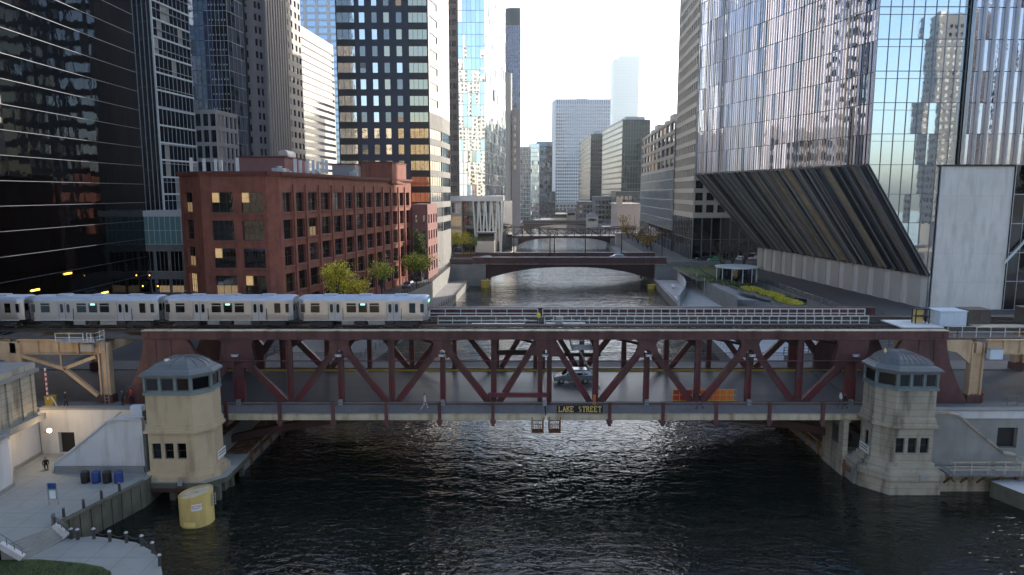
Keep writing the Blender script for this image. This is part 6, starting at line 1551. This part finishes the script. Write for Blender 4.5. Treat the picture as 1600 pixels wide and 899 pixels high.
for i,(px,Y,c,lab) in enumerate(((955,221,'car_silver','silver car in the middle of the second bridge'),(1092,221,'car_dark','dark car at the right approach of the second bridge'),(1110,217,'car_green','green and white taxi at the right approach of the second bridge'),(745,216,'car_silver','grey car at the left end of the second bridge'),(1148,219,'car_white','white car on the street right of the green taxi'),(1175,222,'car_white','white car farthest right on the street beyond the second bridge'))):
    o = build_auto(c, lab, suv=i%2==0); o.location = (X(px,Y), Y, 7.11 if px < 1050 else 6.61)
for i,(x,y,rz,c,lab) in enumerate(((-23.5,172,1.45,'car_dark','dark car parked on the left quay road beside the pink brick building'),(-24.6,158,1.45,'car_silver','silver car parked on the left quay road behind the dark one'),(-70,128,1.6,'car_dark','dark car on the left street below the black glass tower'),(-68.5,143,1.6,'car_white','white car on the left street farther up from the dark one'),(62.5,72.6,0,'car_dark','dark car waiting at the right edge of the street beyond the beige column'))):
    o = build_auto(c, lab, suv=i%2==0); o.location = (x, y, ZS+.02); o.rotation_euler = (0,0,rz)
# truss bridge
t = thing('truss_bridge', 'dark low truss road bridge, third across the river', 'bridge', (30,355,0))
s = MB(); s.box(0,68,349,362,6.0,6.6,'bridge_deck'); s.build('deck', t)
for y in (348.7,362.3):
    xl, xr, n = 1, 62, 14
    s = MB(); u = []; 
    tops = []
    for i in range(n+1): f = i/n; x = xl+(xr-xl)*f; tops.append((x, 11.2-1.6*math.sin(PI*f)))
    for a,b in zip(tops[:-1],tops[1:]): s.bar((a[0],y,a[1]),(b[0],y,b[1]),.5,.45,'maroon_dark')
    s.build('top_chord', t)
    for i,(x,z) in enumerate(tops):
        s = MB(); s.bar((x,y,6.3),(x,y,z),.35,.35,'maroon_dark',up=(0,1,0)); s.build('post', t)
        if i < n: s = MB(); (x2,z2) = tops[i+1]; s.bar((x,y,z if i%2 else 6.3),(x2,y,6.3 if i%2 else z2),.3,.35,'maroon_dark',up=(0,1,0)); s.build('diagonal', t)
    s = MB(); N=20; pts=[]
    for i in range(N+1): f=i/N*2-1; pts.append((27+f*25.5, 5.5-4.6*abs(f)**4))
    s.xz([(0,6.6)]+[(0,.5)]+pts+[(54,.5),(68,5),(68,6.6)], y-.25,y+.25,'maroon_dark'); s.build('arch_girder', t)
s = MB(); s.box(49.5,60,346,364,-2,5.4,'concrete'); s.build('abutment', t); s = MB(); s.box(-3,3,346,364,-2,5.4,'concrete'); s.build('abutment', t)
t = thing('bridge_tender_house', 'pale square tender house beside the third bridge on the right', 'bridge house', (56,343,0))
s = MB(); s.box(51.5,59.5,341,346,-1,8.0,'tower_tan','roof_grey'); s.box(51.2,59.8,340.7,346.3,8.0,8.4,'tower_tan'); s.build('wall', t)
for x in (53.5,57): s = MB(); s.box(x-.5,x+.5,340.93,340.99,3.8,5.4,'window_dark'); s.build('window', t)
girder_bridge('road_bridge','low dark road bridge, fourth across the river',500,514,8,66,7.0,arch=True,top='maroon_dark')
girder_bridge('road_bridge','low dark road bridge, fifth across the river',640,655,17,72,7.0,arch=False,top='maroon_dark')
girder_bridge('road_bridge','low dark road bridge, sixth across the river',800,818,26,84,7.2,arch=False,top='maroon_dark')
girder_bridge('road_bridge','farthest dark bridge across the river under the white tower',980,1000,30,95,8.0,arch=False,top='maroon_dark')
for x,lab in ((X(893,636),'small pale bridge house at the right end of the fifth bridge'),(X(925,500),'small pale bridge house with a pointed roof right of the fourth bridge')):
    Y = 636 if '5' in lab or 'fifth' in lab else 498
    t = thing('bridge_tender_house', lab, 'bridge house', (x,Y,5)); s = MB(); s.box(x-4,x+4,Y-3,Y+3,0,11.5,'tower_tan'); s.build('wall', t)
    s = MB(); s.rings([[(x-4.6,Y-3.6,11.5),(x+4.6,Y-3.6,11.5),(x+4.6,Y+3.6,11.5),(x-4.6,Y+3.6,11.5)],[(x-.5,Y-.4,14.5),(x+.5,Y-.4,14.5),(x+.5,Y+.4,14.5),(x-.5,Y+.4,14.5)]],'copper'); s.build('roof', t)
    s = MB(); s.box(x-3,x+3,Y-3.1,Y-3.02,8,10,'window_dark'); s.build('window', t)
# far low blocks round the river's far end
rnd = random.Random(31)
FL = ['beside the white gridded tower on its left','in front of the white gridded tower','low and wide with a pale flat roof right of the river bend','dark and low behind the pointed bridge house','under the nearer green tower','under the farther green tower']
for i,(pa,pb,top,Y,m_) in enumerate(((846,868,300,700,'green_tower'),(868,903,317,840,'tower_brown'),(930,962,308,560,'concrete'),(905,940,316,600,'tower_brown'),(962,1002,300,500,'green_tower'),(905,925,318,640,'tower_tan'))):
    z = max(D(pa,top,Y).z, ZS+6); B = Bld('low_building', 'small low building '+FL[i], 'building', (X((pa+pb)/2,Y),Y,ZS)); L_ = X(pb,Y)-X(pa,Y)
    B.facade((X(pa,Y),Y),(X(pb,Y),Y),ZS,z,evenly(L_,6,.7),floors(ZS+.8,max(1,int((z-ZS-1)/4)),4,.4,3),m_,.4,('flat',1,1,'glass_dusk','glass_dusk')); B.w.box(X(pa,Y),X(pb,Y),Y+.8,Y+22,ZS,z,m_); B.w.box(X(pa,Y)-.5,X(pb,Y)+.5,Y-.6,Y+22,z,z+.6,'roof_grey' if i!=2 else 'tower_white'); B.finish(nmax=0)

# ================================================================ TREES
def tree(label, x, y, z, h, r, leaves, mm, group=None, seed=1, name='street_tree', lk=.22, bare=False, spread=1.0):
    rnd = random.Random(seed); t = thing(name, label, 'tree', (x,y,z), group); s = MB(); th = h*.32
    s.tube((x,y,z),(x+.1,y,z+th),.035*h*.6,.024*h*.6,'bark',8); tips=[]
    for i in range(9):
        a = rnd.uniform(0,2*PI); L = rnd.uniform(.55,.95)*r; b = Vector((x+.1,y,z+th*rnd.uniform(.75,1))); e = b+Vector((math.cos(a)*L*.75,math.sin(a)*L*.75,rnd.uniform(.35,.66)*h)); m_ = b.lerp(e,.5)+Vector((rnd.gauss(0,.2),rnd.gauss(0,.2),.2*r))
        s.tube(b,m_,.012*h,.008*h,'bark',6); s.tube(m_,e,.008*h,.003*h,'bark',5); tips += [m_.lerp(e,.3),m_.lerp(e,.65),e]
        for k in range(5 if bare else 3):
            f = m_.lerp(e,rnd.random()); g2 = f+Vector((rnd.gauss(0,.3*r),rnd.gauss(0,.3*r),rnd.uniform(0,.3)*r)); s.tube(f,g2,.004*h,.0015*h,'bark',4); tips.append(g2)
            if bare:
                for _ in range(3): g3 = g2+Vector((rnd.gauss(0,.15*r),rnd.gauss(0,.15*r),rnd.uniform(0,.2)*r)); s.tube(f.lerp(g2,.6),g3,.002*h,.001*h,'bark',3)
    s.build('trunk', t)
    if leaves:
        c = MB()
        for i in range(leaves):
            tp = rnd.choice(tips); q = tp+Vector((rnd.gauss(0,.2*r*spread),rnd.gauss(0,.2*r*spread),rnd.gauss(0,.13*r)))
            d = Vector((rnd.gauss(0,1),rnd.gauss(0,1),abs(rnd.gauss(0,1))+.3)).normalized(); u = d.orthogonal().normalized(); u.rotate(Matrix.Rotation(rnd.uniform(0,PI),3,d)); v = d.cross(u); k = lk*rnd.uniform(.6,1.3)
            c.poly([q-u*k, q-v*k*.45+u*k*.1, q+u*k, q+v*k*.45], rnd.choice(mm))
        c.build('crown', t)
    return t
LY = ['leaf_yellow','leaf_yellow','leaf_green','leaf_gold']
def TX(px, Y): return X(px, Y)
tree('tall yellow green street tree in front of the brick building, left of the others', X(520,117),117,ZS,10.8,2.5,7000,LY,seed=2,group='yellow trees by the brick building',lk=.17)
tree('low golden tree between two taller ones in front of the brick building', X(552,124),124,ZS,6.3,2.6,2800,['leaf_gold','leaf_gold','leaf_yellow','leaf_rust'],seed=3,group='yellow trees by the brick building',lk=.17)
tree('yellow green tree hanging over the road seen through the red truss below the train', X(568,108),108,2,8.5,3,3000,LY,seed=4,group='yellow trees by the brick building',lk=.17)
tree('sparse green tree near the middle of the brick side wall', X(592,140),140,ZS,8.5,2.6,2200,['leaf_green','leaf_yellow'],seed=5,group='yellow trees by the brick building',lk=.17)
tree('rounded yellow green tree at the right end of the brick building', X(648,160),160,ZS,7.8,4.2,5500,['leaf_yellow','leaf_green','leaf_green'],seed=6,group='yellow trees by the brick building',lk=.2)
tree('ivy covered slim tree against the pink brick wall', X(655,172),172,ZS,14,2.0,2600,['leaf_green','hedge'],seed=7,lk=.2,group='yellow trees by the brick building')
for i,(px,Y,h,c,lab) in enumerate(((708,238,9,LY,'yellow tree at the left foot of the columned podium'),(722,240,8,LY,'yellow tree in front of the columned podium windows'),(735,241,7,['leaf_green'],'small green tree right of the yellow trees at the podium'))):
    tree(lab, X(px,Y),Y,ZS,h,2.8,1500,c,seed=20+i,lk=.25)
spots = [(1098,262,9,'rust'),(1075,272,8,'rust'),(1055,285,8,'bare'),(1040,300,8,'rust'),(1028,318,8,'bare'),(1018,335,8,'rust'),(1008,352,8,'rust')]
NMS = ['nearest','second','third','fourth','fifth','sixth','farthest']
for i,(px,Y,h,c) in enumerate(spots):
    xx = min(X(px,Y), 46+(Y-232)*.047+8)
    tree(('rust brown' if c=='rust' else 'bare')+' tree on the right quay beyond the second bridge, '+NMS[i]+' of the row', 51.5+(Y-232)*.045,Y,ZS if c=='bare' else ZS-2,h,3.4,1100 if c=='rust' else 300,['leaf_rust','leaf_rust','bark','leaf_gold'],seed=40+i,lk=.22,bare=True,group='trees on the right quay')
for i,(px,py,h) in enumerate(((1128,436,10),(1143,430,11),(1160,432,10))):
    q = G(px,py,6); tree('leafless grey tree in front of the concrete core, '+['left','middle','right'][i]+' of three', q.x,q.y,6,h,3.8,0,[],seed=60+i,bare=True,group='leafless trees by the core')
FT = ['nearest the river bend','second','third','fourth','fifth','sixth','seventh','eighth','ninth','farthest']
for i in range(10):
    Y = 400+i*38; x = 61+(Y-345)*.06 + (i%3)*3
    tree('small brown tree on the distant right bank, '+FT[i]+' in its row', x,Y,ZS,9,4,300,['leaf_rust','leaf_green','bark'],seed=80+i,lk=.5,group='distant trees on the right bank')
# bushes along the left and right quay walls
bush('shrubs', (-16.5,240,ZS), 3, 12, 1.5, 1200, ['leaf_yellow','hedge'], label='low shrubs along the left quay at the columned podium', category='shrubs')

# ================================================================ PEOPLE
def person(label, x, y, z, face=0.0, h=1.74, top='cloth_black', legs='cloth_navy', stride=.3, lean=0.0, arm=.3, sit=False, extra=None, crouch=False):
    "one skinned body; face = heading in radians (0 looks along +X)"
    t = thing('person', label, 'person', (x,y,z)); me = bpy.data.meshes.new('body'); o = bpy.data.objects.new('body', me); COL.objects.link(o)
    V=[];E=[];Rr=[]
    def v(p,r,par=None):
        V.append(Vector(p)*h); Rr.append(r*h)
        if par is not None: E.append((par,len(V)-1))
        return len(V)-1
    hp = .53 if not sit else .28
    if crouch: hp = .33
    L = lean
    pel = v((0,0,hp),.075); wa = v((L*.1,0,hp+.10),.070,pel); ch = v((L*.22,0,hp+.22),.088,wa); nk = v((L*.32,0,hp+.305),.035,ch)
    hd0 = v((L*.36+.005,0,hp+.345),.045,nk); hd = v((L*.40+.01,0,hp+.385),.055,hd0); hd2 = v((L*.42+.008,0,hp+.425),.045,hd)
    nose = v((L*.41+.062,0,hp+.38),.010,hd)
    for s in (-1,1):
        sh = v((L*.26,s*.105,hp+.265),.036,ch); sw = s*arm
        el = v((L*.2-.05*sw-.01,s*.135,hp+.10),.027,sh); wr = v((L*.25+.10*abs(sw)+.06*sw,s*.13,hp-.03+(.12 if abs(arm)>.6 else 0)),.018,el); pm = v((L*.25+.12*abs(sw)+.06*sw,s*.128,hp-.07+(.12 if abs(arm)>.6 else 0)),.016,wr)
        bx = V[pm]/h
        for k in range(4): v((bx.x+(k-1.5)*.010, bx.y, bx.z-.045+abs(k-1.5)*.006),.0055,pm)
        v((bx.x+.025, bx.y, bx.z-.015),.0065,wr)
        a = s*stride
        hj = v((0,s*.052,hp-.03),.058,pel)
        if sit: kn = v((.24,s*.06,hp),.042,hj); an = v((.26,s*.06,.045),.026,kn)
        elif crouch: kn = v((.16,s*.08,.27),.042,hj); an = v((.02,s*.08,.05),.026,kn)
        else: kn = v((a*.13+.02,s*.055,.285),.040,hj); an = v((a*.30-.03*abs(a),s*.052,.045+(.03 if a<0 else 0)),.025,kn)
        ft = v((V[an].x/h+.085,s*.058,.018),.020,an); v((V[an].x/h-.03,s*.054,.02),.02,an)
    me.from_pydata([tuple(p) for p in V],E,[])
    sk = o.modifiers.new('skin','SKIN'); ss = o.modifiers.new('sub','SUBSURF'); ss.levels = 1; ss.render_levels = 1
    for i,d_ in enumerate(me.skin_vertices[0].data): d_.radius = (Rr[i],Rr[i]*(.95 if i > 3 else 1)); d_.use_root = (i==0)
    dg = bpy.context.evaluated_depsgraph_get(); m2 = bpy.data.meshes.new_from_object(o.evaluated_get(dg)); bpy.data.objects.remove(o)
    o = bpy.data.objects.new('body', m2); COL.objects.link(o); o.parent = t
    m2.materials.clear()
    for k in (top,legs,'skin','tyre'): m2.materials.append(MATS[k])
    for p in m2.polygons:
        c = p.center/h; r_ = 0
        if c.z > hp+.315: r_ = 2
        elif c.z < .035: r_ = 3
        elif abs(c.y) > .105 and c.z < hp+.0: r_ = 2
        elif c.z < hp+.01: r_ = 1
        p.material_index = r_; p.use_smooth = True
    s = MB(); C0 = Vector((L*.42-.002,0,hp+.405))*h; rr=[]
    for i in range(6):
        a = i/5*R(100); rr.append([(C0.x-.012*h+.062*h*math.cos(a)*math.cos(b), .052*h*math.cos(a)*math.sin(b), C0.z+.052*h*math.sin(a)) for b in [2*PI*k/12 for k in range(12)]])
    s.rings(rr,'hair',caps=False); me = s.mesh('hair'); ho = bpy.data.objects.new('hair', me); COL.objects.link(ho); ho.parent = o
    t.rotation_euler = (0,0,face); return t
q = G(667,632,6.14); person('person in a pale hooded top walking on the bridge sidewalk left of the centre', q.x,68.2,6.14,face=0.2,top='cloth_white',legs='cloth_white',stride=.7)
q = G(1085,632,6.14); person('person in black walking past the orange barrier on the bridge sidewalk', q.x+.1,68.3,6.14,face=PI,top='cloth_black',legs='cloth_black',stride=.7)
person('person in dark clothes walking at the right end of the bridge sidewalk', X(1322,68.0,625),68.2,6.14,face=PI,top='cloth_black',legs='cloth_black',stride=.6)
person('person in a white jacket walking behind another at the right end of the bridge sidewalk', X(1316,68.8,620)-.1,68.9,6.14,face=PI,top='cloth_white',legs='cloth_navy',stride=.6)
person('track worker in a yellow vest standing on the track walkway at mid bridge', X0-.4,76.95,13.09,face=-1.2,top='cloth_hivis',legs='cloth_jean',stride=.15,arm=.8)
person('person sitting hunched in dark clothes by the doorway on the left plaza', G(72,733,ZP).x,G(72,733,ZP).y,ZP,face=-.9,top='cloth_black',legs='cloth_black',sit=True,lean=.6)
for i,(px,lab,c) in enumerate(((106,'person in dark clothes standing under the left beige girder near the barrier','cloth_black'),(190,'person in a dark coat at the foot of the left beige column','cloth_navy'),(200,'person in a brown coat at the foot of the left beige column','cloth_red'))):
    person(lab, X(px,69,620),68.6+.5*i,ZS+.14,face=.5+i,top=c,legs='cloth_black',stride=.3)
person('pedestrian in dark clothes on the far pavement right of the right beige column', X(1488,84.6,560),85.5,ZS+.14,face=2.2,top='cloth_navy',legs='cloth_black',stride=.4)
m = MB(); q = G(78,733,ZP); N=10; m.rings([[(q.x+.9+r*math.cos(2*PI*k/N),q.y-.2+r*.7*math.sin(2*PI*k/N),ZP+z) for k in range(N)] for z,r in ((0,.25),(.1,.33),(.3,.3),(.42,.15))],'cloth_black'); m.build('bag', label='dark bag on the ground beside the sitting person', category='bag')
# traffic lights and signs on the street beyond the bridge on the left
for i,(px,Y,z,lab) in enumerate(((238,120,6.1,'traffic light with an amber glow at the street corner left of the brick building'),(226,136,6.1,'traffic light farther up the street left of the brick building'))):
    x = X(px,Y); t = thing('traffic_light', lab, 'traffic light', (x,Y,z)); s = MB(); s.tube((x,Y,z),(x,Y,z+6.8),.12,.08,'dark_metal',8); s.tube((x,Y,z+6.2),(x-3,Y,z+6.6),.06,m='dark_metal',n=6); s.build('pole', t)
    for dx in (0,-2.6):
        s = MB(); s.box(x+dx-.18,x+dx+.18,Y-.35,Y-.1,z+5.3,z+6.3,'black'); hd = s.build('signal_head', t); k = MB(); k.tube((x+dx,Y-.38,z+5.8),(x+dx,Y-.35,z+5.8),.12,m='amber_glow',n=10); k.build('lens', hd)
